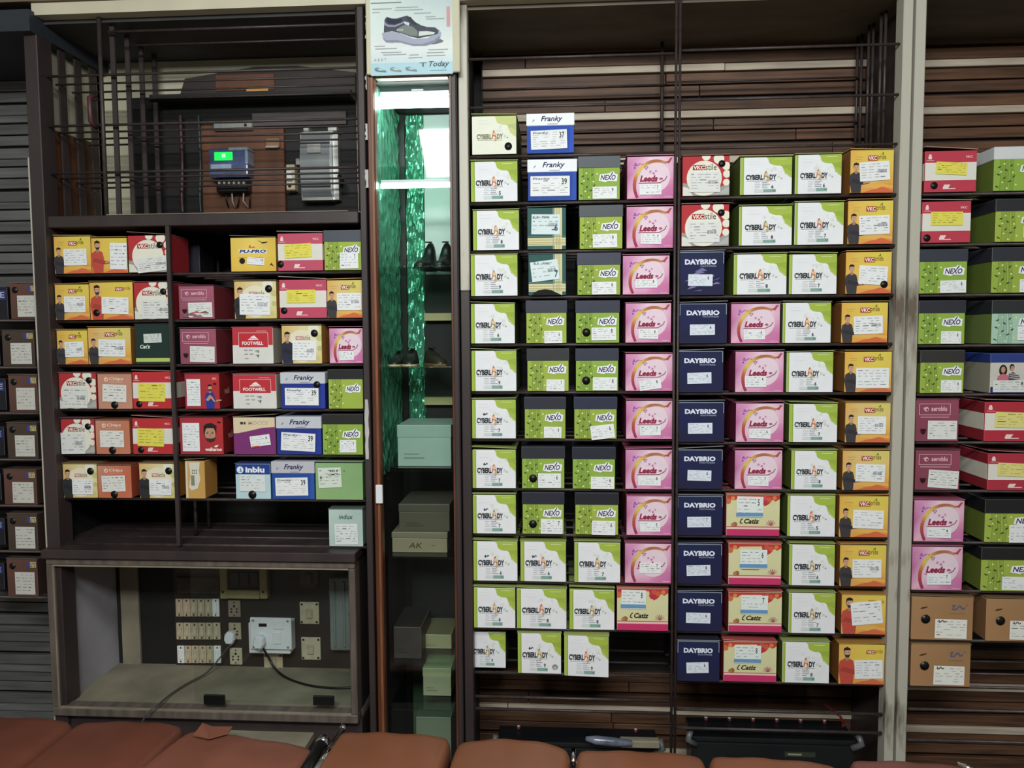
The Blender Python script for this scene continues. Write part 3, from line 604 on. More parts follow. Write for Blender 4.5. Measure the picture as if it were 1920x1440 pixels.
def s_OR(r, w, h, d, o, R):
    og = o.get('og', (.80,.47,.34))
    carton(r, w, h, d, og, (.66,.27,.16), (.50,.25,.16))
    A = Art(w, h); A.grid([[og,tuple(c*1.03 for c in og)],[(.82,.56,.46),og]], 1); pk = (.96,.82,.75)
    A.circ(.25,.85,.065,pk,2,16); A.poly([(.21,.84),(.30,.88),(.27,.82)], og, 3); A.text('Chips', .34, .80, .76, .91, pk, 3, 0.03); A.rect(.32,.77,.76,.778,pk,2)
    A.build('front_print', r); sticker(r, w, h, .13, .20, .84, .70, rot=o.get('lr', R.uniform(-.05,.05)), seed=R.randint(0,999), rows=5, bars=False, col=(.90,.89,.87)); hole(r, w, h, .49, .115, .0098)
    flap_lid(r, w, h, d, (0.55,0.30,0.20), .002, .002)
def s_GR(r, w, h, d, o, R):
    g = (.52,.69,.43)
    carton(r, w, h, d, g, (.40,.55,.33), (.45,.60,.40)); A = Art(w, h); A.grid([[(.56,.71,.44),g],[(.56,.72,.48),(.50,.67,.42)]], 1); A.text('E', .60,.76,.63,.81,(.2,.25,.2),3); A.build('front_print', r)
    sticker(r, w, h, .07, .33, .56, .88, rot=.04, seed=4, rows=5, bars=False, col=(.84,.88,.83))
    B = Art(w, h); B.text('9814', .30, .76, .48, .82, INK, 13, .01, 0, .04); B.text('LEMON', .27, .67, .52, .72, INK, 13, .01, 0, .04); B.text('6', .10, .56, .14, .66, INK, 13, .02); B.build('size_print', r)
    flap_lid(r, w, h, d, (0.50,0.62,0.46), .004, .003)
def s_IN(r, w, h, d, o, R):
    g = (.70,.79,.755)
    carton(r, w, h, d, g, (.55,.62,.58), (.50,.55,.52)); A = Art(w, h); A.grid([[g,g],[(.73,.82,.78),(.66,.75,.72)]], 1); A.text('indux', .30, .74, .72, .87, (.20,.38,.32), 3, .02, .2); A.build('front_print', r)
    sticker(r, w, h, .18, .05, .86, .62, rot=.02, seed=5, rows=7, bars=False, col=(.87,.89,.885)); flap_lid(r, w, h, d, (0.35,0.40,0.38), .001, .002)
def s_CX(r, w, h, d, o, R):
    g = (.11,.21,.19)
    carton(r, w, h, d, g, (.08,.13,.12), (.15,.22,.20)); A = Art(w, h); A.rect(.004,.004,.996,.996,g,1); A.rect(.004,.06,.996,.155,(.74,.80,.34),2); A.rect(.004,.155,.996,.165,(.30,.36,.12),3); A.text("Cat'z", .12, .40, .40, .50, (.90,.93,.88), 3, .025, .2); A.build('front_print', r)
    sticker(r, w, h, .24, .55, .72, .78, rot=.03, seed=6, rows=4, bars=False, num='7', col=(.82,.85,.83)); flap_lid(r, w, h, d, (0.15,0.20,0.19), .002, .002)
def s_BK(r, w, h, d, o, R):
    k = (.68,.50,.31)
    carton(r, w, h, d, k, (.55,.39,.23), (.62,.45,.28)); A = Art(w, h); A.grid([[(.69,.50,.31),k],[(.70,.52,.33),(.64,.47,.29)]], 1)
    bl = (.36,.38,.52)
    A.line([(.66,.72),(.69,.77),(.66,.81),(.72,.81)], .03, bl, 3); A.line([(.66,.72),(.72,.71),(.78,.81),(.83,.72),(.87,.77)], .035, bl, 3); A.circ(.90,.82,.018,bl,3,8); A.rect(.62,.61,.88,.635,(.58,.45,.33),3)
    A.poly([(.13,.72),(.17,.76),(.26,.78),(.25,.75),(.18,.72)], (.30,.20,.10), 3)
    A.build('front_print', r); sticker(r, w, h, .38, .04, .90, .49, rot=-.01, seed=R.randint(0,99), rows=6, bars=False, col=(.93,.92,.89))
    B = Art(w, h); B.line([(.435,.43),(.455,.46),(.43,.475)], .014, INK, 13); B.line([(.435,.425),(.47,.42),(.50,.475),(.53,.42),(.555,.45)], .018, INK, 13); B.build('label_emblem', r)
    hole(r, w, h, .225, .49, .0115); flap_lid(r, w, h, d, (0.50,0.37,0.23), .004, .001)
def s_BR(r, w, h, d, o, R):
    k = o.get('k', (.34,.235,.20))
    carton(r, w, h, d, k, (.26,.18,.16), (.30,.22,.19)); A = Art(w, h); A.grid([[k,k],[tuple(c*1.12 for c in k),k]], 1); A.rect(.67,.78,.97,.93,(.80,.74,.42),2); A.rect(.67,.78,.78,.93,(.25,.25,.62),3); A.text('LITE', .79,.80,.95,.91,(.28,.26,.42),3,.02); A.build('front_print', r)
    sticker(r, w, h, .27, .06, .93, .66, rot=0, seed=R.randint(0,99), rows=6, bars=False, col=(.80,.79,.76)); hole(r, w, h, .2, .82, .0085); flap_lid(r, w, h, d, (0.32,0.26,0.23), .002, .001)
def s_BB(r, w, h, d, o, R):
    carton(r, w, h, d, (.13,.12,.16), (.09,.08,.10), (.12,.11,.12)); A = Art(w, h); A.rect(.02,.02,.98,.98,(.14,.13,.17),1)
    if not o.get('plain'): A.rect(.3,.62,.97,.92,(.18,.22,.48),2); A.text('LITE', .45,.68,.93,.86,(.70,.72,.80),3,.02)
    A.build('front_print', r); flap_lid(r, w, h, d, (0.14,0.13,0.15), .001, .001)
def s_WB(r, w, h, d, o, R):
    k = (.82,.62,.26)
    carton(r, w, h, d, k, (.74,.50,.15), (.60,.45,.22)); A = Art(w, h); A.grid([[(.84,.64,.28),k],[(.84,.70,.42),(.80,.60,.24)]], 1); A.poly([(.02,.02),(.13,.03),(.10,.5),(.12,.95),(.02,.99)], (.88,.84,.72), 2); A.build('front_print', r)
    B = Art(w, h); B.poly([(.20,.96),(.78,.97),(.72,.75),(.78,.50),(.62,.26),(.30,.22),(.18,.30),(.28,.62)], (.87,.85,.78), 6); B.rect(.30,.35,.48,.62,(.55,.53,.48),8)
    for q in range(6): B.rect(.36+.1*(q%3),.66+.07*(q//3),.42+.1*(q%3),.70+.07*(q//3),(.5,.48,.45),8)
    B.build('torn_label', r); flap_lid(r, w, h, d, (0.45,0.36,0.24), .004, .007)
def s_NB(r, w, h, d, o, R):
    bl = (.15,.24,.55); cr = (.80,.78,.74)
    carton(r, w, h-.0005, d, cr, (.62,.60,.52), bl); cap_lid(r, w, h, d, bl, .22)
    A = Art(w, h); A.rect(.004,.004,.996,.79,cr,1); A.rect(.004,.004,.996,.16,(.17,.16,.46),2)
    A.circ(.20,.58,.10,(.15,.10,.12),3,14,.15); A.circ(.20,.60,.055,SKIN,4,12,.08); A.poly([(.10,.32),(.30,.32),(.28,.46),(.20,.50),(.12,.44)], (.80,.42,.48), 4); A.circ(.34,.66,.06,(.15,.10,.12),3,12,.09); A.circ(.345,.63,.045,SKIN,4,12,.07); A.poly([(.29,.32),(.47,.36),(.46,.44),(.36,.54),(.29,.50)], (.30,.28,.33), 4)
    for q in range(3): A.line([(.30,.40+.05*q),(.46,.37+.05*q)], .02, (.75,.73,.73), 5)
    A.text('NEXO', .56, .46, 1.1, .62, (.12,.10,.14), 4, .04, .2)
    A.build('front_print', r); sticker(r, w, h, .04, .03, .60, .33, seed=8, rows=4, bars=False, num='8', col=(.86,.87,.86))
STY = {'CL':(s_CL,'white and lime shoe box','white and lime shoe boxes'),'NX':(s_NX,'lime bamboo-print box with dark lid','lime bamboo-print shoe boxes'),
 'LD':(s_LD,'pink shoe box with golden arc','pink shoe boxes with a golden arc'),'DB':(s_DB,'navy shoe box with white lettering','navy shoe boxes'),
 'VP':(s_VP,'yellow box printed with suited man','yellow shoe boxes printed with a man'),'VS':(s_VS,'red box with cream circles','red shoe boxes with cream circles'),
 'VY':(s_VY,'cream-yellow box with suited man','cream-yellow shoe boxes with a man'),'RW':(s_RW,'red-banded box with yellow label','red-banded shoe boxes'),
 'AC':(s_AC,'maroon box with outlined logo','maroon shoe boxes'),'FR':(s_FR,'blue box with pale lid','blue shoe boxes with pale lids'),
 'TG':(s_TG,'dark teal box with cream bands','teal shoe boxes'),'CT':(s_CT,'cream box with magenta base','cream shoe boxes with a magenta base'),
 'FW':(s_FW,'white box with red top','white shoe boxes with a red top'),'PP':(s_PP,'tattered yellow box with blue lettering',None),
 'IB':(s_IB,'pale blue box with blue header',None),'MO':(s_MO,'cream and purple shoe box',None),'RD':(s_RD,'red box with a man',"red shoe boxes with a man"),
 'OR':(s_OR,'orange shoe box with finger hole','orange shoe boxes'),'GR':(s_GR,'plain green shoe box',None),'IN':(s_IN,'pale mint shoe box',None),
 'CX':(s_CX,'dark green box with yellow stripe',None),'BK':(s_BK,'brown kraft box with blue zigzag mark','brown kraft shoe boxes'),
 'BR':(s_BR,'dark brown box with white label','dark brown shoe boxes'),'BB':(s_BB,'black shoe box','black shoe boxes'),'WB':(s_WB,'torn ochre shoe box',None),
 'NB':(s_NB,'blue-lidded cream box with printed couple',None)}
ORD = ['first','second','third','fourth','fifth','sixth','seventh','eighth','ninth','tenth','eleventh','twelfth']
Y0 = 1.995
GAP = 1.0
def place_box(spec, zs, pos, lim=(-9, 9), ztop=9):
    global GAP
    st, x0, y0, x1, y1 = spec[:5]; o = spec[5] if len(spec) > 5 else {}
    Yf = Y0+o.get('dy', 0.0); ym = (y0+y1)/2; fn, look, group = STY[st]
    X0 = PX(x0, ym, Yf); X1 = PX(x1, ym, Yf); X0 = max(X0, lim[0]) if Yf > 1.99 and x0 != 881 else X0; X1 = min(X1, lim[1]); zt = PZ((x0+x1)/2, y0, Yf)
    look = o.get('look', look)
    if o.get('red'): look = 'yellow box printed with red-shirted man'
    zt = min(zt, ztop-.0094); GAP = ztop-.0092-(zt-.0022)-.0016
    r = empty('shoe_box', ((X0+X1)/2, Yf, zs), math.radians(o.get('rz', 0)), f'{look}, {pos}', 'shoe box', group)
    R = random.Random(int(x0*7+y0*131))
    fn(r, X1-X0, zt-zs-0.0022, o.get('d', 0.255), o, R)
    return r

# ------------------------------------------------------------------ the room
XL, XR, YF, YB, ZC = -2.05, 1.95, -2.3, 2.40, 2.75
def setting(name, m, x0, x1, y0, y1, z0, z1):
    return tag(solid(name, m, None, x0, x1, y0, y1, z0, z1), kind='structure')
setting('floor', M_FLOOR, XL, XR, YF, YB, -0.05, 0)
setting('ceiling', M_CEIL, XL, XR, YF, YB, ZC, ZC+0.05)
setting('wall_left', M_WALL, XL-0.05, XL, YF, YB, 0, ZC)
setting('wall_right', M_WALL, XR, XR+0.05, YF, YB, 0, ZC)
setting('wall_front', M_WALL, XL, XR, YF-0.05, YF, 0, ZC)
wb = setting('wall_back', M_DARK, XL, XR, YB, YB+0.05, 0, ZC)
YK = 2.31                                                            # face of the boards behind the racks
ZT = PZ(882, 11, 2.0)                                                # underside of the pale lintel trim
ZT2 = ZT+0.030
solid_trim = setting('trim_1', mat('cream_lintel', (0.80,0.77,0.68), 0.5, 0, 0.08, 6), PX(62, 40, 1.97), XR-0.01, 1.965, 2.0, ZT, ZT2)
setting('trim_2', mat('brown_grey_fascia', (0.43,0.37,0.30), 0.7, 0, 0.2, 3, 0, (1,1,4)), XL+0.005, XR-0.01, 1.955, 2.0, ZT2+0.001, ZC)
setting('trim_3', mat('slate_blue_beam', (0.17,0.19,0.22), 0.6, 0, 0.2, 6), XL+0.005, PX(60, 40, 1.955), 1.945, 2.3, PZ(20, 66, 1.97), PZ(20, 26, 1.97))
rb = random.Random(5)
def boards(x0, x1, py0, py1, pxm, mp, mb, split=2, per=0.117):
    """planks and pale battens nailed to the wall behind a rack, one piece each"""
    z1 = PZ(pxm, py0, YK); z0 = max(0.02, PZ(pxm, py1, YK)); z = z1
    k = 0
    while z > z0:
        for kind, hgt, gap, out in (('plank',.030,.004,.004),('plank',.029,.010,.002),('plank',.031,.003,.005),('batten',.0195,.004,.011)):
            cuts = [x0]+sorted(rb.uniform(x0+.1, x1-.1) for _ in range(split-1))+[x1]
            for a, b in zip(cuts, cuts[1:]):
                o = out+rb.uniform(-.0015,.0015)
                solid(kind, mb if kind == 'batten' else mp, wb, a+.001, b-.001, YK-o, YK+.012, z-hgt, z, 0.0012)
            z -= hgt+gap
            if z < z0: break
boards(PX(905,200,YK), PX(1640,200,YK), 52, 330, 1270, M_PLANK, M_BATTEN, 2)
boards(PX(890,1300,YK), PX(1660,1300,YK), 1262, 1480, 1270, M_PLANK, M_BATTEN, 2)
boards(PX(1660,200,YK), XR-.03, 40, 300, 1800, M_PLANK, M_BATTEN, 1)
boards(PX(1650,1300,YK), XR-.03, 1215, 1500, 1800, M_PLANK, M_BATTEN, 1)
boards(XL+.03, PX(90,300,YK), 70, 540, 30, M_PLANKGREY, M_PLANKGREY, 1)
boards(XL+.03, PX(110,1200,YK), 1110, 1380, 30, M_PLANKGREY, M_PLANKGREY, 1)

# ------------------------------------------------------------------ racks
DEPTHS = (2.004, 2.085, 2.165, 2.245)
RR = 0.0042
def levels(root, xa, xb, zs, depths=DEPTHS, r=RR):
    for z in zs:
        for i, y in enumerate(depths): rod('shelf_rod', M_IRON, root, (xa, y, z-r-.0003), (xb, y, z-r-.0003), r if i == 0 else r*.8)
def post(root, m, px0, px1, py, y0, y1, z0, z1, name='post', bev=.002):
    return solid(name, m, root, PX(px0, py, y0), PX(px1, py, y0), y0, y1, z0, z1, bev)
def zl(px, pys): return [PZ(px, y, 2.0) for y in pys]

centre = empty('shelf_rack', (PX(1265,700), 2.0, 0), 0, 'wide iron rod rack of shoe boxes between the display case and pale posts', 'rack')
CLX = (PX(884,700), PX(1264,700)); CRX = (PX(1268,700), PX(1675,700))
CL_Y = (287, 376, 467.5, 553.5, 643, 733, 822, 915.5, 1001, 1090, 1178.5, 1262.5); CR_Y = (365, 460, 552, 643, 735, 828.5, 917, 1004.5, 1096, 1185, 1278)
ZCL = zl(1072, CL_Y); ZCR = zl(1470, CR_Y)
levels(centre, *CLX, ZCL); levels(centre, *CLX, zl(1072, (102, 194)), (2.004, 2.25), .0036); levels(centre, *CLX, zl(1072, (1308, 1331)), (2.004,))
levels(centre, *CRX, ZCR); levels(centre, *CRX, zl(1470, (85, 179, 271)), (2.004, 2.25), .0036); levels(centre, *CRX, zl(1470, (1333, 1368)), (2.004,))
for px, y in ((1262, 1.986), (1269, 1.986)): rod('upright_rod', M_IRON, centre, (PX(px,700), y, 0.02), (PX(px,700), y, ZT), .0035)
for y in (2.26,): rod('upright_rod', M_IRON, centre, (PX(1265,300), y, ZCR[0]+.125), (PX(1265,300), y, ZT), .005)
post(centre, M_PALEPOST, 865, 882, 700, 1.985, 2.02, PZ(873,545,1.985), ZT-.001, 'post')
post(centre, M_BROWN, 865, 882, 700, 1.985, 2.02, 0.0, PZ(873,545,1.985)-.0005, 'post')
post(centre, M_PALEPOST, 1677, 1695, 700, 1.985, 2.03, 0, ZT-.001); post(centre, M_PALEPOST, 1700, 1719, 700, 1.985, 2.03, 0, ZT-.001)
solid('side_panel', M_DARK, centre, PX(864,700), PX(864,700)+.007, 2.021, YK-.005, 0, ZT-.012)
solid('side_panel', M_BROWN, centre, PX(1697,700), PX(1697,700)+.004, 2.031, YK-.005, 0, ZT-.012)
solid('top_board', M_OLIVE, centre, PX(864,700), PX(1719,700), 2.001, YK+.01, ZT-.010, ZT+.012)
solid('back_board', M_DARK, centre, PX(884,700), PX(1675,700), YK+.013, YK+.022, 0.02, ZT-.012)
for y in (2.09, 2.17, 2.25):                                       # upright rods along the right side wall
    for q in (0, 1): rod('upright_rod', M_IRON, centre, (PX(1672,700)-.006*q, y+.014*q, ZCR[0]+.13), (PX(1672,700)-.006*q, y+.014*q, ZT-.011), .004)

right = empty('shelf_rack', (PX(1810,700), 2.0, 0), 0, 'iron rod rack beyond the pale posts, kraft boxes at its bottom', 'rack')
RR_Y = (360, 455, 550, 645, 737, 827, 918, 1015, 1106, 1199, 1286); ZRR = zl(1810, RR_Y)
RX = (PX(1721,700), XR-.02)
levels(right, *RX, ZRR); levels(right, *RX, zl(1810, (1330, 1388)), (2.004,))
solid('top_board', M_OLIVE, right, PX(1722,700), XR-.02, 2.001, YK+.01, ZT-.010, ZT+.012)
solid('back_board', M_DARK, right, PX(1722,700), XR-.02, YK+.013, YK+.022, 0.02, ZT-.012)
solid('side_panel', M_DARK, right, XR-.018, XR-.004, 2.0, YK, 0, ZT-.012)

far = empty('shelf_rack', (PX(30,700), 2.0, 0), 0, 'rack of dark brown boxes beside the left cabinet, grey slats behind', 'rack')
FR_Y = (598, 686, 772, 859, 945.5, 1031, 1117); ZFR = zl(40, FR_Y); FX = (XL+.02, PX(71,700))
levels(far, *FX, ZFR, (2.0, 2.1, 2.2)); 
solid('back_board', M_DARK, far, XL+.02, PX(71,700)-.002, YK+.013, YK+.022, 0.02, PZ(30,66,2.0))

# left cabinet -------------------------------------------------------
cab = empty('wall_cabinet', (PX(385,700), 2.0, 0), 0, 'dark brown cabinet of box shelves between a barred cage and a switch niche', 'cabinet')
LC_Y = (510, 598, 682, 766, 851, 934, 1020); ZLC = zl(385, LC_Y); LX = (PX(98,700), PX(680,700))
levels(cab, *LX, ZLC, (2.004, 2.085, 2.165, 2.24))
post(cab, M_BROWN, 73, 97, 700, 1.97, 2.03, 0, PZ(60,66,2.0)-.002); post(cab, M_PALEPOST, 70.5, 73, 700, 1.972, 1.99, 0, PZ(60,300,2.0), 'edge_strip', .0005)
post(cab, M_BROWN, 681, 693, 700, 1.975, 2.03, 0, ZT-.001)
solid('side_panel', M_DARK, cab, PX(75,700), PX(86,700), 2.031, YK, 0, PZ(385,425)); solid('side_panel', M_DARK, cab, PX(683,700), PX(691,700), 2.031, YK, 0, ZT-.002)
solid('cage_floor', M_BROWN, cab, LX[0], LX[1], 1.985, YK, PZ(385,424), PZ(385,402), .002)
solid('cage_floor_edge', M_DUST, cab, PX(205,403), PX(655,403), 1.986, 1.996, PZ(385,402)+.0002, PZ(385,402)+.0022)
solid('cage_top', mat('cage_top_board', (0.23,0.22,0.22), .7, 0, .25, 6), cab, LX[0], LX[1], 2.001, 2.30, ZT-.010, ZT+.012)
solid('cage_back', M_CREAM, cab, LX[0], LX[1], 2.291, 2.30, PZ(385,402)+.0005, ZT-.011)
solid('cage_side', M_CREAM, cab, PX(75,700), PX(86,700), 2.031, 2.29, PZ(385,424), PZ(60,66)-.002)
solid('back_board', M_DARK, cab, LX[0], LX[1], YK+.013, YK+.022, .02, PZ(385,425))
solid('divider_bar', M_BROWN, cab, PX(327,700), PX(334,700), 1.979, 1.989, PZ(330,1020), PZ(330,425))
rod('divider_rod', M_IRON, cab, (PX(331,600), 2.26, PZ(330,512)), (PX(331,600), 2.26, PZ(330,425)), .005); 
for y in (2.10, 2.18): rod('divider_rod', M_IRON, cab, (PX(331,900), y, PZ(330,1020)), (PX(331,900), y, PZ(330,938)), .005)
# cage of bars
rod('cage_pole', M_SILVER if False else M_IRON, cab, (PX(196,220), 1.992, PZ(385,402)), (PX(196,220), 1.992, ZT-.001), .0055)
rod('cage_pole', M_IRON, cab, (PX(676,300), 1.992, PZ(385,402)), (PX(676,300), 1.992, ZT-.001), .005)
for py in (131, 226, 316): levels(cab, LX[0], LX[1], [PZ(385, py, 2.0)], (2.004, 2.07, 2.14, 2.21), .0036)
levels(cab, PX(200,50), LX[1], [PZ(385, 50, 2.0)], (2.004, 2.10), .0036)
for i, y in enumerate((2.02, 2.09, 2.16, 2.23)):
    solid('cage_bar', M_BROWN, cab, PX(203,220), PX(203,220)+.013, y, y+.006, PZ(385,402), ZT-.011)
    if i: solid('cage_bar', M_BROWN, cab, PX(88,400)+.001, PX(88,400)+.006, y-.02, y+.008, PZ(385,402), PZ(60,66)-.003)
hb = MB().tube([(PX(186,200), 1.985, PZ(186,183)), (PX(183,200), 1.965, PZ(186,190)), (PX(184,200), 1.965, PZ(186,235)), (PX(187,200), 1.985, PZ(186,243))], .006)
hb2 = [Vector(v)-cab.location for v in hb.v]; hb.v = [tuple(v) for v in hb2]; hb.build('cage_latch', mat('maroon_paint', (0.30,0.15,0.18), .5, 0, .2, 9), cab)
bd = MB().prism([(PX(90,240,2.06)*0, 0)], 0, 0) if False else None
def side_quad(name, m, parent, x, pts, t=.006):                     # board standing on a side wall: outline in y,z
    p = parent.location if parent else Vector((0,0,0)); n = len(pts)
    vs = [Vector((x, y, z))-p for y, z in pts]+[Vector((x+t, y, z))-p for y, z in pts]
    return MB().add(vs, [tuple(range(n)), tuple(range(2*n-1, n-1, -1))]+[((i+1) % n, i, n+i, n+(i+1) % n) for i in range(n)]).build(name, m, parent)
zc = PZ(385,402)+.001
sp = side_quad('leaning_board', mat('orange_brown_ply', (0.37,0.22,0.13), .6, 0, .4, 6), None, PX(86,700)+.004, [(2.04,zc),(2.24,zc),(2.24,PZ(150,268,2.24)),(2.04,PZ(95,240,2.04))])
tag(sp, 'brown plywood board leaning on the left side of the cage', 'board')

# niche with the switches --------------------------------------------
ZN1, ZN0 = PZ(390,1041), PZ(390,1335)
NXa, NXb = PX(112,1190), PX(676,1190)
YN = 2.25
M_FRAME = mat('greyish_brown_frame', (0.38,0.335,0.31), .5, 0, .3, 8, .1, (6,1,1))
solid('niche_frame_top', M_FRAME, cab, NXa, NXb, 1.955, 2.0, PZ(390,1054), ZN1, .003); solid('niche_frame_bottom', M_FRAME, cab, NXa, NXb, 1.955, 2.0, ZN0, PZ(390,1319), .003)
solid('niche_ledge', M_BROWN, cab, NXa-.006, NXb+.004, 1.945, 2.24, ZN1+.0005, PZ(390,1024), .002)
solid('niche_frame_side', M_FRAME, cab, NXa, PX(124,1190), 1.955, 2.0, PZ(390,1319), PZ(390,1054), .003); solid('niche_frame_side', M_FRAME, cab, PX(664,1190), NXb, 1.955, 2.0, PZ(390,1319), PZ(390,1054), .003)
solid('niche_beading', M_DUST, cab, PX(124,1190), PX(664,1190), 1.957, 1.962, PZ(390,1056.5), PZ(390,1053.5)); solid('niche_beading', M_DUST, cab, PX(124,1190), PX(664,1190), 1.957, 1.962, PZ(390,1322), PZ(390,1317.5))
solid('niche_beading', M_DUST, cab, PX(122.5,1190), PX(125.5,1190), 1.957, 1.962, PZ(390,1319), PZ(390,1056))
solid('niche_floor', M_DUST, cab, NXa, NXb, 2.001, YN, ZN0, PZ(390,1321), .001); solid('niche_top', M_BROWN, cab, NXa, NXb, 2.001, YN, PZ(390,1050), ZN1)
solid('niche_side', M_LILAC, cab, NXa, PX(122,1190), 2.001, YN, PZ(390,1321), PZ(390,1050)); solid('niche_side', M_BROWN, cab, PX(668,1190), NXb, 2.001, YN, PZ(390,1321), PZ(390,1050))
solid('niche_back', M_DARK, cab, NXa, NXb, YN, YN+.012, ZN0, ZN1)
solid('niche_back_strip', M_DUST, cab, PX(230,1150,YN), PX(263,1150,YN), YN-.008, YN, PZ(250,1252,YN), PZ(250,1055,YN))
solid('switch_board', mat('dark_brown_laminate', (0.17,0.145,0.135), .5, 0, .25, 7), cab, PX(329,1150,YN), PX(668,1190,YN)-.01, YN-.006, YN, PZ(480,1253,YN), PZ(480,1052,YN))
solid('niche_plinth', M_BROWN, cab, NXa-.004, NXb+.004, 1.985, 2.24, 0, ZN0-.001)
YS = YN-.006
def pbox(root, name, m, x0, y0, x1, y1, d, bev=.0015, mi=None, Y=YS):       # a piece on the board from its outline, standing d proud
    ym, xm = (y0+y1)/2, (x0+x1)/2
    return solid(name, m, root, PX(x0,ym,Y), PX(x1,ym,Y), Y-d, Y-.0002, PZ(xm,y1,Y), PZ(xm,y0,Y), bev)
rs = random.Random(3)
M_SW = [mat('switch_cream', (.74,.70,.60), .4, 0, .15, 40), mat('switch_peach', (.76,.68,.58), .4, 0, .15, 40), mat('switch_grey', (.68,.64,.54), .45, 0, .2, 40), mat('switch_white', (.90,.90,.90), .35, 0, .05, 40)]
for i, (x0, y0, x1, y1, tones, nm) in enumerate(((331,1122,413,1155,(1,1,2,2,2,3),'uppermost row of six cream switches on the dark switch board'),(332,1167,415,1198,(1,0,2,2,2,0),'grimy middle row of six switches on the dark switch board'),(334,1210,416,1242,(3,1,1,1,2,3),'lowest row of six switches, white at both ends, on switch board'))):
    c = P((x0+x1)/2, (y0+y1)/2, YS); r = empty('switch_row', c, 0, nm, 'switches', 'switch rows on the niche board')
    for k in range(6):
        a = x0+(x1-x0)*k/6; b = x0+(x1-x0)*(k+1)/6-.8
        pbox(r, 'switch_plate', M_SW[tones[k]], a, y0, b, y1, .006, .001)
        s = pbox(r, 'rocker', M_SW[3 if tones[k] == 3 else 0], a+3.5, y0+6, b-3, y1-7, .010, .0015)
        for yy in (y0+3.2, y1-3.2): pbox(r, 'screw', M_BLACK, a+5.5, yy-1.3, b-5, yy+1.3, .0068, 0)
for x0, y0, x1, y1, nm in ((331,1060,412,1075,'dim narrow blank plate at the top of the switch board'),(332,1082,412,1112,'dim dusty blank plate above the switch rows')):
    o = pbox(None, 'blank_plate', mat('dusty_brown_plastic', (.30,.255,.235), .6, 0, .3, 20), x0, y0, x1, y1, .004); tag(o, nm, 'plate', 'blank plates on the switch board')
def socket(x0, y0, x1, y1, nm, m):
    r = empty('wall_socket', P((x0+x1)/2, (y0+y1)/2, YS), 0, nm, 'socket', 'sockets on the niche board')
    pbox(r, 'socket_plate', m, x0, y0, x1, y1, .006)
    xm = (x0+x1)/2; h = y1-y0
    for dx, dy, q in ((0,.12,1.4),(0,.33,2.4),(-5,.50,1.8),(5,.50,1.8),(-5,.68,2.0),(5,.68,2.0),(0,.88,1.4)):
        p = P(xm+dx, y0+h*dy, YS); MB().disc((0,0,0), q*.00152, 'y', .0006, 10).build('socket_hole', M_BLACK, r, Vector((p.x, YS-.0064, p.z))-r.location)
    return r
socket(429,1125,452,1156,'faded five-hole socket topmost of the socket column', mat('faded_pink_plastic', (.56,.49,.44), .5, 0, .15, 30)); socket(430,1167,453,1198,'five-hole socket with a white plug in it', M_SW[2]); socket(432,1214,455,1245,'cream five-hole socket lowest of the socket column', M_SW[0])
def plug(px, py, Y, nm, k=1.0):
    c = P(px, py, Y); r = empty('power_plug', c, 0, nm, 'plug', 'white plugs in the niche')
    prof = [(-.010,-.019),(.010,-.019),(.016,-.006),(.014,.010),(.007,.018),(-.007,.018),(-.014,.010),(-.016,-.006)]
    b = MB(); n = 8; vs = []
    for y, s in ((-.0006,.85),(-.010,1.0),(-.022,1.0),(-.028,.8)): vs += [(x*s*k, y, z*s*k) for x, z in prof]
    fs = [tuple(range(n)), tuple(range(4*n-1, 3*n-1, -1))]+[(j*n+(i+1) % n, j*n+i, (j+1)*n+i, (j+1)*n+(i+1) % n) for j in range(3) for i in range(n)]
    b.add(vs, fs, 0, False).build('plug_body', M_WHITEPLASTIC, r)
    MB().tube([(0,-.014,-.016*k),(0,-.014,-.026*k)], .004).build('cable_sleeve', M_WHITEPLASTIC, r)
plug(435.5,1191,YS-.007,'white plug pushed into the middle socket of the column')
jb = empty('socket_box', P(510,1188,YS), 0, 'white surface socket box with two switches on the dark switch board', 'socket box')
DJ = .052; YJ = YS-DJ
pbox(jb, 'box_body', M_WHITEPLASTIC, 478,1157.5,554,1213.5, DJ-.004, .002)
solid('front_plate', M_WHITEPLASTIC, jb, PX(470,1188,YJ), PX(547,1188,YJ), YJ-.004, YJ+.0035, PZ(508,1217,YJ), PZ(508,1158,YJ), .0015)
def jp(name, m, x0, y0, x1, y1, d, bev=.0008): solid(name, m, jb, PX(x0,(y0+y1)/2,YJ), PX(x1,(y0+y1)/2,YJ), YJ-.004-d, YJ-.0042, PZ((x0+x1)/2,y1,YJ), PZ((x0+x1)/2,y0,YJ), bev)
jp('rocker', M_WHITEPLASTIC, 514,1163,532,1178,.003); jp('rocker', M_WHITEPLASTIC, 513,1184,528,1206,.003); jp('indicator_window', M_BLACK, 486,1168,501,1174,.0006,0)
for px, py in ((475.5,1162.5),(540,1164),(477,1212),(541,1213)): jp('screw', M_GREYMETAL, px-2, py-2, px+2, py+2, .0008, 0)
plug(490,1199,YJ-.0045,'large white plug in the socket box', 1.05)
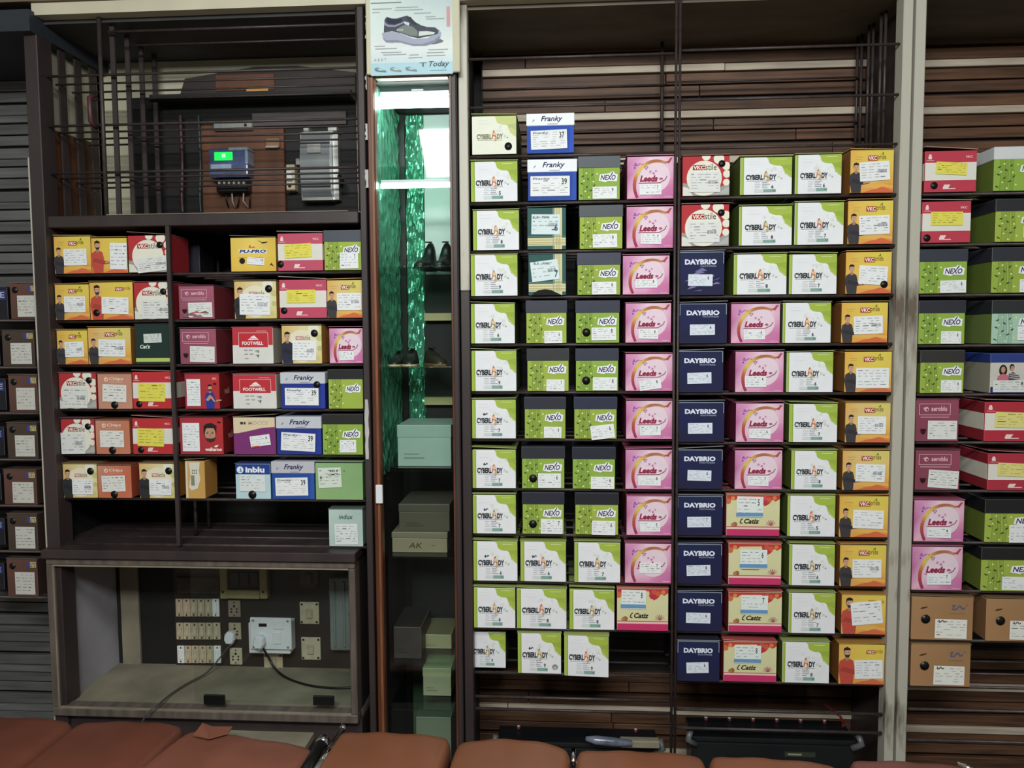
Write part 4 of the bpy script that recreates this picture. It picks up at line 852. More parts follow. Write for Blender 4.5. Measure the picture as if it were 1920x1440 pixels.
for x0, y0, x1, y1, nm, m, rk in ((563,1128,599,1169,'cream single switch plate right of the socket box', M_SW[0], 1),(566,1194,602,1236,'cream single switch plate low on the right of the board', M_SW[0], 1),(563,1063,598,1101,'dark brown switch plate high on the switch board', mat('brown_bakelite', (.32,.255,.225), .5, 0, .2, 20), 0),(496,1224,531,1256,'cream switch plate under the socket box', M_SW[1], 1)):
    r = empty('switch_plate', P((x0+x1)/2,(y0+y1)/2,YS), 0, nm, 'switch', 'single switch plates in the niche')
    pbox(r, 'plate', m, x0, y0, x1, y1, .006); xm, ym = (x0+x1)/2, (y0+y1)/2
    pbox(r, 'rocker', m if not rk else M_SW[2], xm-6, ym-9, xm+6, ym+10, .011, .002)
    for px, py in ((x0+4,y0+4),(x1-4,y0+4),(x0+4,y1-4),(x1-4,y1-4)): pbox(r, 'screw', M_BLACK, px-1.8, py-1.8, px+1.8, py+1.8, .0068, 0)
db = empty('breaker_box', P(462,1086,YS), 0, 'cream breaker box with a dark window above the sockets', 'breaker box')
M_DBC = mat('yellowed_plastic', (.62,.58,.42), .5, 0, .2, 10)
pbox(db, 'back_box', M_DBC, 419,1055,505,1117, .012); 
for a in ((418,1054,432,1118),(492,1054,506,1118),(432,1101,492,1118),(432,1054,492,1060)): pbox(db, 'frame_bar', M_DBC, *a, .024, .002)
pbox(db, 'window', mat('smoky_window', (.10,.095,.10), .2, 0, .3, 20), 432,1060,492,1101, .016, .001)
for k in range(3): pbox(db, 'breaker', mat('breaker_grey', (.24,.23,.235), .5, 0, .2, 20), 438+18*k,1070,452+18*k,1094, .019, .001)
for px in (424,499): pbox(db, 'screw', M_BLACK, px-2,1103,px+2,1107, .0248, 0)
bl = empty('ballast_case', P(645,1142,YS), 0, 'upright grey metal ballast case at the right end of the niche', 'ballast')
M_BALL = mat('greenish_grey_metal', (.50,.53,.52), .45, .2, .2, 10)
pbox(bl, 'case', M_BALL, 625,1076,664,1210, .040, .006); pbox(bl, 'rib', M_BALL, 632,1082,637,1204, .044, .002); pbox(bl, 'rib', M_BALL, 650,1082,655,1204, .044, .002); pbox(bl, 'knob', M_BALL, 620,1102,626,1112, .02, .002)
x9 = P(659,1090,YS-.045); z9 = P(654,1150,YS-.047)
MB().tube([Vector(x9)-bl.location, Vector(P(662,1110,YS-.05))-bl.location, Vector(P(657,1130,YS-.05))-bl.location, Vector(z9)-bl.location], .0025).build('wire', M_PEEL, bl)
def cable(name, pts, r, m, label):
    pts = [Vector(p) for p in pts]; q = []
    for i in range(len(pts)-1):
        a, b, c, d = pts[max(0,i-1)], pts[i], pts[i+1], pts[min(len(pts)-1,i+2)]
        for k in range(6):
            t = k/6; q.append(0.5*((2*b)+(-a+c)*t+(2*a-5*b+4*c-d)*t*t+(-a+3*b-3*c+d)*t**3))
    q.append(pts[-1]); o = MB().tube(q, r).build(name, m); return tag(o, label, 'cable')
zfl = PZ(390,1321)+.0045
cable('power_cable', [P(491,1211,YJ-.02), P(503,1232,2.20), P(516,1254,2.19), Q(540,1272,zfl), Q(580,1285,zfl), Q(625,1290,zfl), Q(661,1289,zfl)], .0032, M_BLACK, 'black cable sagging from the socket box across the niche floor')
cable('thin_cable', [P(436,1204,YS-.022), P(425,1217,YS-.03), P(407,1240,2.20), P(385,1263,2.16), P(350,1282,2.10), P(318,1303,2.03), P(296,1322,1.95), P(278,1336,1.93), P(264,1362,1.92), P(262,1400,1.90)], .0024, mat('grey_cable', (.27,.26,.26), .5), 'thin grey cable hanging out over the niche sill')
gp = empty('sliding_glass', P(512,1190,1.972), 0, 'clear sliding glass pane with black stops covering half the niche', 'glass pane')
solid('pane', GLASS, gp, PX(361,1190,1.972), PX(663,1190,1.972), 1.9715, 1.9755, PZ(500,1318,1.972), PZ(500,1056,1.972))
for a in ((382,1303,421,1321),(587,1305,626,1322)): solid('pane_stop', M_BLACK, gp, PX(a[0],1310,1.965), PX(a[2],1310,1.965), 1.963, 1.971, PZ(a[0],a[3],1.965), PZ(a[0],a[1],1.965), .001)

# things in the cage --------------------------------------------------
YC = 2.28
def cbox(root, name, m, x0, y0, x1, y1, Y, d, bev=.0015): return pbox(root, name, m, x0, y0, x1, y1, d, bev, None, Y)
zf = PZ(385,402)+.001
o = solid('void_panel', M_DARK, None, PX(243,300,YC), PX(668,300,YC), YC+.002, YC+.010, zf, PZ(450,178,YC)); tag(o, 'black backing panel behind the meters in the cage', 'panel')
mb_ = solid('meter_board', M_PLY, None, PX(381,300,YC), PX(536,300,YC), YC-.014, YC+.001, zf, PZ(450,236,YC), .002); tag(mb_, 'brown plywood board that carries the electricity meter', 'board')
YM = YC-.014
em = empty('electricity_meter', P(441,325,YM), 0, 'electricity meter with glowing green display on the plywood board', 'meter')
M_BLU = mat('blue_grey_meter_case', (.33,.37,.52), .25, 0, .3, 25); M_CLR = mat('pale_clear_plastic', (.62,.68,.78), .15, 0, .2, 30)
cbox(em, 'case', M_BLU, 404,284,476,338, YM, .045, .005); cbox(em, 'cover_rim', M_CLR, 440,283,477,289, YM, .050, .003); cbox(em, 'cover_rim', M_CLR, 471,288,477,315, YM, .050, .003)
cbox(em, 'display', mat('green_lcd', (.10,.60,.25), .3, 0, .05, 20, emit=((.10,.80,.30), 1.6)), 415,292,448,307, YM, .0465, 0)
A = Art(.05, .02); A.text('88', .40,.2,.62,.8,(.80,1.,.88),1,.03); dg = A.build('digits', em, Vector((PX(432,300,YM), YM-.0468, PZ(432,305,YM)))-em.location, m=mat('lit_digits', (.7,.95,.8), .4, 0, .02, 5, emit=((.70,1.,.82), 1.2)))
cbox(em, 'name_plate', M_CLR, 408,314,446,327, YM, .0465, .001); cbox(em, 'seal_block', M_CLR, 425,318,438,326, YM, .050, .001)
cbox(em, 'terminal_cover', M_BLACK, 415,339,473,364, YM, .035, .003)
for k in range(6): cbox(em, 'terminal', M_SILVER, 419+9*k,345,423+9*k,350, YM, .037, .001)
for k in range(5): 
    a = P(424+11*k,362,YM-.02)-em.location; MB().tube([a, a+Vector((rs.uniform(-.004,.004),.004,-.022)), a+Vector((rs.uniform(-.01,.01),.012,-.040))], .0022).build('lead_wire', M_PEEL if k % 2 else M_BLACK, em)
st = empty('metal_strip', P(442,238,YM), 0, 'shiny metal strip with a screw across the meter board top', 'metal strip')
cbox(st, 'strip', M_SILVER, 404,230,476,246, YM, .012, .002); cbox(st, 'screw', M_BLACK, 461,234,466,239, YM, .014, .001); cbox(st, 'end_cap', M_GREYMETAL, 404,230,418,245, YM, .014, .002)
pt = empty('wood_patch', P(512,275,YM), 0, 'small tan packing piece right of the electricity meter', 'packing'); cbox(pt, 'block', mat('tan_tape', (.55,.40,.28), .6), 500,260,526,278, YM, .01, .002); cbox(pt, 'tape', M_PEEL, 500,275,524,279, YM, .0115, .001)
ms = empty('main_switch', P(605,315,YC), 0, 'big ribbed grey metal switch box in the cage corner', 'switch box')
def cyl_front(root, name, m, x0, y0, x1, y1, Y, d):                   # lid bulging forward, ribbed
    X0, X1 = PX(x0,(y0+y1)/2,Y), PX(x1,(y0+y1)/2,Y); z1, z0 = PZ((x0+x1)/2,y0,Y), PZ((x0+x1)/2,y1,Y); prof = []
    n = 24
    for i in range(n+1):
        t = i/n; prof.append((Y-d*(0.55+0.45*math.sin(math.pi*min(1,max(0,t)))**0.5)-(.0015 if i % 3 == 0 else 0), z0+(z1-z0)*t))
    vs = [Vector((X0, y, z))-root.location for y, z in prof]+[Vector((X1, y, z))-root.location for y, z in prof]
    vs += [Vector((X0, Y, z0))-root.location, Vector((X0, Y, z1))-root.location, Vector((X1, Y, z0))-root.location, Vector((X1, Y, z1))-root.location]
    N = n+1; fs = [(i, N+i, N+i+1, i+1) for i in range(n)]+[tuple([2*N]+list(range(N))+[2*N+1]), tuple([2*N+3]+list(range(2*N-1, N-1, -1))+[2*N+2])]
    return MB().add(vs, fs).build(name, m, root)
cyl_front(ms, 'lid', M_GREYMETAL, 575,256,629,376, YC, .06)
cbox(ms, 'flange', M_SILVER, 570,253,575,376, YC, .03, .001); cbox(ms, 'flange', M_SILVER, 629,254,640,378, YC, .028, .001); cbox(ms, 'flange', M_SILVER, 574,374,632,380, YC, .04, .001); cbox(ms, 'flange', M_SILVER, 574,253,632,256, YC, .04, .001)
cbox(ms, 'name_plate', M_SILVER, 588,279,614,296, YC, .0625, .001)
for a in ((576,243,588,253),(621,243,640,253)): cbox(ms, 'cable_gland', M_SILVER, *a, YC, .04, .003)
MB().tube([P(636,330,YC-.03)-ms.location, P(642,340,YC-.05)-ms.location, P(639,352,YC-.055)-ms.location], .006).build('lever', M_BLACK, ms)
fz = empty('fuse_carrier', P(551,330,YC), 0, 'narrow white fuse carrier left of the big grey switch box', 'fuse'); cbox(fz, 'body', M_CREAMPLASTIC, 543,312,559,361, YC, .03, .002); cbox(fz, 'grip', M_WHITEPLASTIC, 545,325,556,343, YC, .038, .002); cbox(fz, 'screw', M_BLACK, 547,351,553,355, YC, .032, .001); cbox(fz, 'top_contact', M_SILVER, 558,299,567,312, YC, .02, .002)
bx = empty('junction_strip', P(592,391,2.16), 0, 'pale connector strip lying on the cage floor by the switch box', 'connector'); solid('body', M_CREAMPLASTIC, bx, PX(563,391,2.16), PX(622,391,2.16), 2.16, 2.19, zf, zf+.026, .002)
for px in (569,608): solid('screw_hole', M_BLACK, bx, PX(px,391,2.16)-.004, PX(px,391,2.16)+.004, 2.159, 2.161, zf+.010, zf+.018)
wp = MB(); 
wpts = [(PX(342,178,YC-.03),PZ(342,178,YC-.03)),(PX(668,176,YC-.03),PZ(668,176,YC-.03)),(PX(668,138,YC-.03),PZ(668,138,YC-.03)),(PX(560,126,YC-.03),PZ(560,126,YC-.03)),(PX(480,128,YC-.03),PZ(480,128,YC-.03)),(PX(350,150,YC-.03),PZ(350,150,YC-.03))]
tb = empty('timber_offcut', (wpts[0][0], YC-.03, wpts[0][1]), 0, 'dark slanting timber offcut lying high in the cage', 'timber')
wp.prism([(x-wpts[0][0], z-wpts[0][1]) for x, z in wpts], -.012, .012).build('board', mat('dark_timber', (.20,.16,.15), .6, 0, .3, 8), tb)
cbox(tb, 'ply_patch', M_PLY, 405,140,515,170, YC-.0425, .003, .0005); cbox(tb, 'yellow_tape', mat('amber_tape', (.80,.58,.30), .5), 462,164,503,171, YC-.0455, .0008, 0)
ss = solid('dark_shelf', mat('dark_grey_board', (.11,.105,.11), .6, 0, .25, 8), None, PX(300,190,YC), PX(668,190,YC), YC-.06, YC+.0, PZ(450,197,YC), PZ(450,180,YC)-.008); tag(ss, 'dark grey shelf board under the slanting timber in the cage', 'shelf')
bs = solid('grey_plank', mat('weathered_plank', (.36,.335,.33), .7, 0, .25, 8, .1, (1,5,9)), None, PX(478,225,YC), PX(652,225,YC), YC-.02, YC+.001, PZ(560,238,YC), PZ(560,214,YC)); tag(bs, 'weathered grey plank above the big grey switch box', 'plank')
for k, (px, c) in enumerate(((338,(.24,.15,.165)),(372,(.16,.24,.21)))):
    cable('hanging_wire', [P(px,215,2.25), P(px+2,260,2.26), P(px+4,310,2.25), P(px+3,370,2.25), P(px+5,399,2.25)], .006 if k == 0 else .004, mat('wire_%s' % ('plum','green')[k], c, .5), ('thick plum conduit hanging behind the cage bars','green wire hanging left of the meter board')[k])

# ------------------------------------------------------------------ display case with lamps
dc = empty('display_case', (PX(780,700), 2.0, 0), 0, 'tall narrow glass display case lined with green foil, tube lamps inside', 'display case')
DXa, DXb = PX(711,700), PX(848,700); DZ1, DZ0 = PZ(780,152), .12; YD = 2.30
solid('stile', M_REDWOOD, dc, PX(697,700,1.97), PX(711,700,1.97), 1.97, 2.0, 0, PZ(780,138), .003); solid('stile', M_BROWN, dc, PX(847.5,700,1.97), PX(861.5,700,1.97), 1.97, 2.0, 0, PZ(780,138), .003)
solid('stile_bead', M_REDWOOD, dc, PX(848,700,1.966), PX(852,700,1.966), 1.965, 1.9695, .02, DZ1, .001); solid('stile_bead', mat('orange_wood_edge', (.50,.31,.20), .4, 0, .25, 8, 0, (9,9,1)), dc, PX(704,700,1.966), PX(709,700,1.966), 1.964, 1.9695, .02, DZ1, .001)
solid('header', M_REDWOOD, dc, PX(711,700,1.97)+.0005, PX(847.5,700,1.97)-.0005, 1.97, 2.0, DZ1, PZ(780,138), .003); solid('plinth', M_BROWN, dc, PX(711,700,1.97)+.0005, PX(847.5,700,1.97)-.0005, 1.97, 2.0, 0, .11, .003)
solid('case_side', M_DARK, dc, DXa-.012, DXa-.002, 2.001, YD, 0, ZT-.002); solid('case_side', M_DARK, dc, DXb+.003, DXb+.010, 2.001, YD, 0, ZT-.002)
solid('case_back', M_DARK, dc, DXa-.012, DXb+.010, YD, YD+.008, 0, ZT-.002); solid('case_top', M_DARK, dc, DXa-.001, DXb+.002, 2.001, YD-.001, DZ1, DZ1+.01); solid('case_floor', M_DUST, dc, DXa-.001, DXb+.002, 2.001, YD-.001, .10, .115)
def foil(name, axis, a0, a1, z0, z1, pos):
    nA, nZ = 14, 60; rf = random.Random(int(a0*100)); vs = []; 
    for j in range(nZ+1):
        for i in range(nA+1):
            a = a0+(a1-a0)*i/nA; z = z0+(z1-z0)*j/nZ; off = rf.uniform(0, .006)
            vs.append(Vector((pos+off, a, z))-dc.location if axis == 'x' else Vector((a, pos-off, z))-dc.location)
    fs = [(j*(nA+1)+i, j*(nA+1)+i+1, (j+1)*(nA+1)+i+1, (j+1)*(nA+1)+i) for j in range(nZ) for i in range(nA)]
    return MB().add(vs, fs).build(name, M_FOIL, dc)
FZ0 = PZ(750,870,2.2)
foil('foil_lining', 'x', 2.006, 2.285, FZ0, DZ1-.004, DXa-.001)
foil('foil_lining', 'y', PX(764,500,YD), PX(797,500,YD), FZ0, DZ1-.004, YD-.002)
solid('corner_strip', M_BLACK, dc, PX(746,500,YD), PX(763,500,YD), YD-.010, YD-.001, .12, DZ1-.002)
solid('back_panel', mat('milky_panel', (.80,.84,.82), .35, 0, .06, 6), dc, PX(797,400,YD), DXb+.002, YD-.006, YD-.001, PZ(820,515,YD), DZ1-.004)
solid('back_panel', M_DARK, dc, PX(797,700,YD), DXb+.002, YD-.006, YD-.001, PZ(820,1200,YD), PZ(820,516,YD)); solid('back_panel', mat('olive_panel', (.40,.40,.32), .7, 0, .2, 8), dc, DXa, DXb+.002, YD-.006, YD-.0011, .12, PZ(820,1201,YD))
solid('back_ledge', mat('cream_ledge', (.76,.70,.50), .6, 0, .1, 12), dc, PX(796,593,2.27), DXb+.001, 2.265, YD-.0062, PZ(820,601,2.265), PZ(820,587,2.265)); solid('back_ledge', MATS['cream_ledge'], dc, PX(796,750,2.27), DXb+.001, 2.265, YD-.0062, PZ(820,759,2.265), PZ(820,745,2.265))
SHELF = [(310,.004),(499,.006),(688,.006),(878,.010),(1044,.006),(1244,.006),(1330,.005)]
ZG = []
for py, t in SHELF:
    z = PZ(780, py, 2.02); ZG.append(z+.0002); solid('glass_shelf', GREENGLASS, dc, DXa+.005, DXb+.001, 2.02, YD-.012, z-t, z, .0008)
solid('glass_front', GLASS, dc, PX(711,700,2.006), PX(847.5,700,2.006), 2.0045, 2.0085, .112, DZ1-.001)
M_TUBE = mat('lit_tube', (.95,1,.98), .4, 0, .01, 5, emit=((.93,1.0,.97), 26.0)); M_TUBE2 = mat('lit_strip', (.95,1,.98), .4, 0, .01, 5, emit=((.93,1.0,.97), 16.0))
for py, rr, y, nm, mt in ((190,.0165,2.04,'tube_lamp',M_TUBE),(348,.0062,2.03,'strip_lamp',M_TUBE2)):
    z = PZ(780, py, y); l = empty(nm, ((DXa+DXb)/2, y, z), 0, 'thick glowing tube lamp at the top of the display case' if rr > .01 else 'thin glowing strip lamp under the top glass shelf', 'lamp')
    MB().tube([(DXa+.007-l.location.x,0,0),(DXb-.003-l.location.x,0,0)], rr, 16).build('tube', mt, l)
    solid('lamp_batten', M_WHITEPLASTIC, l, DXa+.008, DXb-.003, y-.008, y+.012, z+rr+.0005, z+rr+.008, .001)
    if rr > .01: solid('holder', M_WHITEPLASTIC, l, PX(772,170,y), PX(795,170,y), y-.008, y+.01, z+rr+.0085, z+rr+.014, .002)
bk = solid('ceiling_bracket', M_GREYMETAL, dc, PX(812,160,2.2), DXb, 2.19, 2.21, PZ(830,168,2.2), PZ(830,154,2.2))
# paint peeling from the post beside the case, and the catch on its stile
for i, (x0, y0, x1, y1) in enumerate(((683,749,693,861),(684,30,692,72),(684,138,693,168),(684,232,692,262),(684,318,693,352))):
    rz = random.Random(i); n = 9; L_ = [(PX(x0,(y0+y1)/2,1.974)+rz.uniform(0,.004), PZ(x0, y0+(y1-y0)*k/n, 1.974)) for k in range(n+1)]; R_ = [(PX(x1,(y0+y1)/2,1.974)-rz.uniform(0,.004), PZ(x0, y0+(y1-y0)*k/n, 1.974)) for k in range(n+1)]
    p = [(x-cab.location.x, z) for x, z in L_+R_[::-1]]; MB().prism(p[::-1], 1.974-2.0, 1.9752-2.0).build('peeled_paint', M_PEEL, cab)
solid('case_latch', M_WHITEPLASTIC, dc, PX(705,925,1.962), PX(718,925,1.962), 1.956, 1.9635, PZ(711,944,1.96), PZ(711,909,1.96), .002)

# goods in the display case
def small_box(name, x0, x1, py1, z0, y0, dpt, col, side, label, cat='box', lid=None, text=None):
    X0, X1 = PX(x0, py1, y0), PX(x1, py1, y0); z1 = PZ((x0+x1)/2, py1, y0)
    r = empty(name, ((X0+X1)/2, y0, z0), 0, label, cat, 'boxes in the display case'); w, h = X1-X0, z1-z0
    colour_box('carton', -w/2, w/2, 0, dpt, 0, h*(.7 if lid else 1), col, side, side, r)
    if lid: colour_box('lid', -w/2-.001, w/2+.001, -.0015, dpt, h*.7+.0003, h, lid, lid, lid, r)
    A = Art(w, h)
    if text: A.text(text, .30,.22,.55,.48,(.22,.20,.18),2,.0,.2); A.line([(.72,.33),(.78,.37)], .02, (.22,.20,.18), 2)
    else: A.rect(.12,.18,.5,.22,tuple(c*.8 for c in col),2); A.rect(.12,.28,.4,.31,tuple(c*.8 for c in col),2)
    A.build('print', r); return z1
small_box('carton_box', 745, 845, 797, ZG[3], 2.05, .17, (.62,.74,.68), (.45,.58,.50), 'pale green carton on the thick green glass shelf', lid=(.60,.72,.66))
z_ = small_box('carton_box', 735, 838, 998, ZG[4], 2.06, .18, (.60,.55,.42), (.42,.38,.28), 'dusty cream carton with pen scrawl in the display case', lid=(.52,.48,.38), text='AK')
small_box('carton_box', 748, 842, 945, z_+.0005, 2.07, .17, (.36,.34,.27), (.28,.26,.20), 'dim grey-brown carton stacked on the scrawled cream carton', lid=(.34,.32,.27))
z_ = small_box('carton_box', 792, 846, 1190, ZG[5], 2.12, .13, (.62,.62,.44), (.45,.45,.32), 'pale olive carton on the low glass shelf')
z_ = small_box('carton_box', 738, 789, 1176, ZG[5], 2.05, .16, (.24,.23,.22), (.16,.15,.15), 'charcoal carton with pale print low in the display case')
z_ = small_box('carton_box', 738, 832, 1122, z_+.014, 2.055, .16, (.47,.41,.27), (.33,.30,.20), 'ochre carton stacked over the charcoal carton', lid=(.36,.32,.24)) if False else z_
small_box('carton_box', 740, 838, 1110, PZ(790,1168,2.05), 2.05, .16, (.45,.40,.28), (.33,.30,.20), 'ochre carton stacked high in the lower display case', lid=(.34,.31,.24)) if False else None
small_box('carton_box', 793, 845, 1253, ZG[6], 2.10, .15, (.64,.65,.50), (.45,.46,.36), 'cream-green carton above the case floor shelf', lid=(.72,.70,.52))
small_box('carton_box', 780, 845, 1345, .118, 2.10, .15, (.50,.54,.44), (.40,.42,.34), 'grey-green carton standing on the case floor')
def shoe(label, cx, z, y, L, col, sole, rz, boot=False, mname='x', group='shoes in the display case'):
    """a shoe pointing along its own x axis: lofted upper, separate sole"""
    r = empty('shoe', (cx, y, z), math.radians(rz), label, 'shoe', group)
    W = L*.36; n = 16
    def outline(t): return W*.5*(0.72+0.32*math.sin(math.pi*min(1,max(0,(t-.05)))**.9))*(1-(max(0,t-.86)/.14)**2*.55)*(1-(max(0,.08-t)/.08)**2*.4)
    hs = [ .30,.34,.36,.35,.32,.29,.27,.25,.225,.20,.18,.165,.155,.145,.13,.10,.05]
    if boot: hs = [.62,.66,.66,.64,.58,.46,.36,.30,.26,.23,.21,.20,.19,.18,.16,.12,.06]
    vs = []; K = 10
    for i in range(n+1):
        t = i/n; hw = outline(t); h = hs[i]*L
        for k in range(K+1):
            an = math.pi*k/K; vs.append(((t-.5)*L, -hw*math.cos(an)*(1 if k in (0,K) else .96), .03*L+h*math.sin(an)**.7))
    fs = [(i*(K+1)+k, (i+1)*(K+1)+k, (i+1)*(K+1)+k+1, i*(K+1)+k+1) for i in range(n) for k in range(K)]+[tuple(range(K+1)), tuple(range((n+1)*(K+1)-1, n*(K+1)-1, -1))]
    MB().add(vs, fs, 0, True).build('upper', mat('shoe_'+mname, col, .4, 0, .2, 20), r)
    top = []; 
    for i in range(n+1): top.append(((i/n-.5)*L*1.02, outline(i/n)*1.05))
    ring = top+[(x, -y2) for x, y2 in top[::-1]]; m = len(ring)
    vv = [(x, y2, 0.0006) for x, y2 in ring]+[(x, y2, .045*L) for x, y2 in ring]
    MB().add(vv, [tuple(range(m-1,-1,-1)), tuple(range(m, 2*m))]+[(i, (i+1) % m, m+(i+1) % m, m+i) for i in range(m)]).build('sole', mat('sole_'+mname, sole, .6, 0, .1, 20), r)
    op = MB().disc((-.22*L, 0, .03*L+hs[3]*L*1.01), .09*L, 'z', .002, 14).build('opening', M_BLACK, r)
    for k in range(3): MB().box(.0*L+k*.05*L, .018*L+k*.05*L, -.08*L, .08*L, .03*L+hs[8+k]*L*.97, .03*L+hs[8+k]*L*1.06).build('strap', mat('shoe_strap_'+mname, tuple(c*.7 for c in col), .5), r)
    return r
x1 = PX(815,490,2.17)
shoe('black boot left of its pair on the second glass shelf', PX(806,490,2.18)-.009, ZG[1], 2.16, .120, (.07,.075,.075), (.10,.10,.10), -100, True, 'black', 'black boots'); shoe('black boot right of its pair on the second glass shelf', PX(838,490,2.12)-.016, ZG[1], 2.16, .120, (.07,.075,.075), (.10,.10,.10), -95, True, 'black', 'black boots')
for nm, px, rz, L in (('dark slip-on shoe with cream sole, outer one on third shelf',746,-88,.105),('dark slip-on shoe with cream sole, inner one on third shelf',772,-85,.12)): shoe(nm, PX(px,690,2.12), ZG[2], 2.11, L, (.12,.115,.115), (.84,.76,.58), rz, False, 'slip')
shoe('brown and black shoe at the right of the third shelf', PX(820,690,2.13)-.006, ZG[2], 2.13, .125, (.20,.155,.12), (.50,.38,.25), -62, False, 'brown')
for k, (px, py, c, nm) in enumerate(((770,643,(.86,.84,.66),'pale square tag propped above the dark shoes'),(735,657,(.60,.50,.36),'tan curved tag above the outer dark shoe'))):
    pass

# ------------------------------------------------------------------ poster over the display case
po = empty('poster_board', (PX(774,60,1.955), 1.955, PZ(774,138,1.955)), 0, 'cream board with a shoe advertisement above the display case', 'poster')
solid('board', M_CREAM, po, PX(686,70,1.955), PX(862,70,1.955), 1.955, 1.963, PZ(774,137,1.955), ZC-.01, .002)
pw = PX(848,70,1.95)-PX(694,70,1.95); pz0 = PZ(774,139,1.95); pz1 = PZ(774,-12,1.95); phh = pz1-pz0
A = Art(pw, phh); A.step = .00012
U = lambda x, y: ((x/9+690-694)/154, (139-y/9)/151)
def pp(pts, c, L): A.poly([U(*q) for q in pts], c, L)
A.grid([[(.74,.86,.90),(.74,.87,.90)],[(.90,.92,.92),(.90,.92,.91)],[(.86,.92,.90),(.80,.86,.86)],[(.86,.90,.88),(.72,.79,.80)]], 1)
A.rect(0,0,1,.155,(.70,.85,.90),2)
pp([(230,530),(250,640),(300,690),(420,705),(450,680),(520,690),(600,720),(760,765),(980,770),(1130,720),(1220,640),(1235,560),(1200,500),(1000,640),(760,640),(500,520),(300,500)], (.66,.68,.76), 3)
pp([(250,600),(300,650),(480,650),(700,720),(900,735),(1100,680),(1200,600),(1215,640),(1120,720),(960,765),(760,760),(560,700),(300,690)], (.55,.57,.66), 4)
pp([(1000,745),(1120,700),(1210,655),(1275,690),(1240,720),(1120,745)], (.45,.47,.50), 3)
pp([(265,470),(280,300),(320,255),(400,285),(480,290),(560,270),(660,245),(720,280),(800,360),(900,420),(1000,450),(1130,460),(1190,510),(1180,570),(1050,600),(850,635),(720,605),(560,540),(400,500),(265,520)], (.30,.32,.37), 5)
pp([(300,310),(330,275),(420,300),(520,300),(580,290),(560,360),(440,385),(340,370)], (.20,.20,.27), 6); pp([(280,340),(330,390),(450,405),(600,350),(610,370),(460,430),(330,425),(275,390)], (.60,.61,.70), 7)
pp([(500,460),(620,400),(760,440),(840,520),(830,600),(720,590),(600,540),(500,510)], (.50,.53,.52), 6); pp([(860,520),(1000,520),(1130,545),(1110,575),(960,590),(850,600)], (.84,.88,.84), 6); pp([(600,340),(700,370),(690,420),(620,390)], (.80,.84,.92), 7); pp([(640,270),(720,270),(800,370),(840,420),(760,400),(690,340)], (.24,.25,.30), 7)
for q in range(3): pp([(480+40*q,470),(510+40*q,470),(515+40*q,500),(485+40*q,500)], (.72,.76,.74), 8)
for x0, y0, x1 in ((75,120,405),(75,175,200),(470,105,850),(450,150,930),(780,212,1065),(970,278,1140),(980,315,1290),(100,750,280),(110,795,480),(210,860,555),(245,900,640),(690,915,850),(675,962,915),(1010,835,1345),(990,885,1280),(980,935,1300)): A.rect(*(U(x0,y0+9)+U(x1,y0-7)), (.63,.66,.66), 3)
A.rect(*(U(50,28)+U(570,10)), (.42,.55,.52), 3); A.rect(*(U(1325,455)+U(1385,115)), (.83,.62,.62), 3); A.rect(*(U(1030,1195)+U(1320,1180)), (.50,.68,.70), 4)
for x, c in ((90,(.40,.55,.60)),(350,(.55,.63,.62)),(615,(.50,.58,.62))): pp([(x,1130),(x+60,1110),(x+120,1140),(x+200,1170),(x+205,1200),(x+100,1190),(x+20,1175)], c, 5); pp([(x+40,1130),(x+110,1140),(x+170,1165),(x+90,1165)], (.78,.86,.86), 6)
A.text('T', *(U(860,1120)+U(980,1050)), (.28,.34,.36), 5, .0); A.text('Today', *(U(1020,1150)+U(1365,1030)), (.30,.36,.38), 5, .012, .3); A.text('A B B T', *(U(90,1005)+U(300,960)), (.62,.66,.64), 5)
A.build('advert_print', po, Vector(((PX(694,70,1.95)+PX(848,70,1.95))/2, 1.9546, pz0))-po.location)

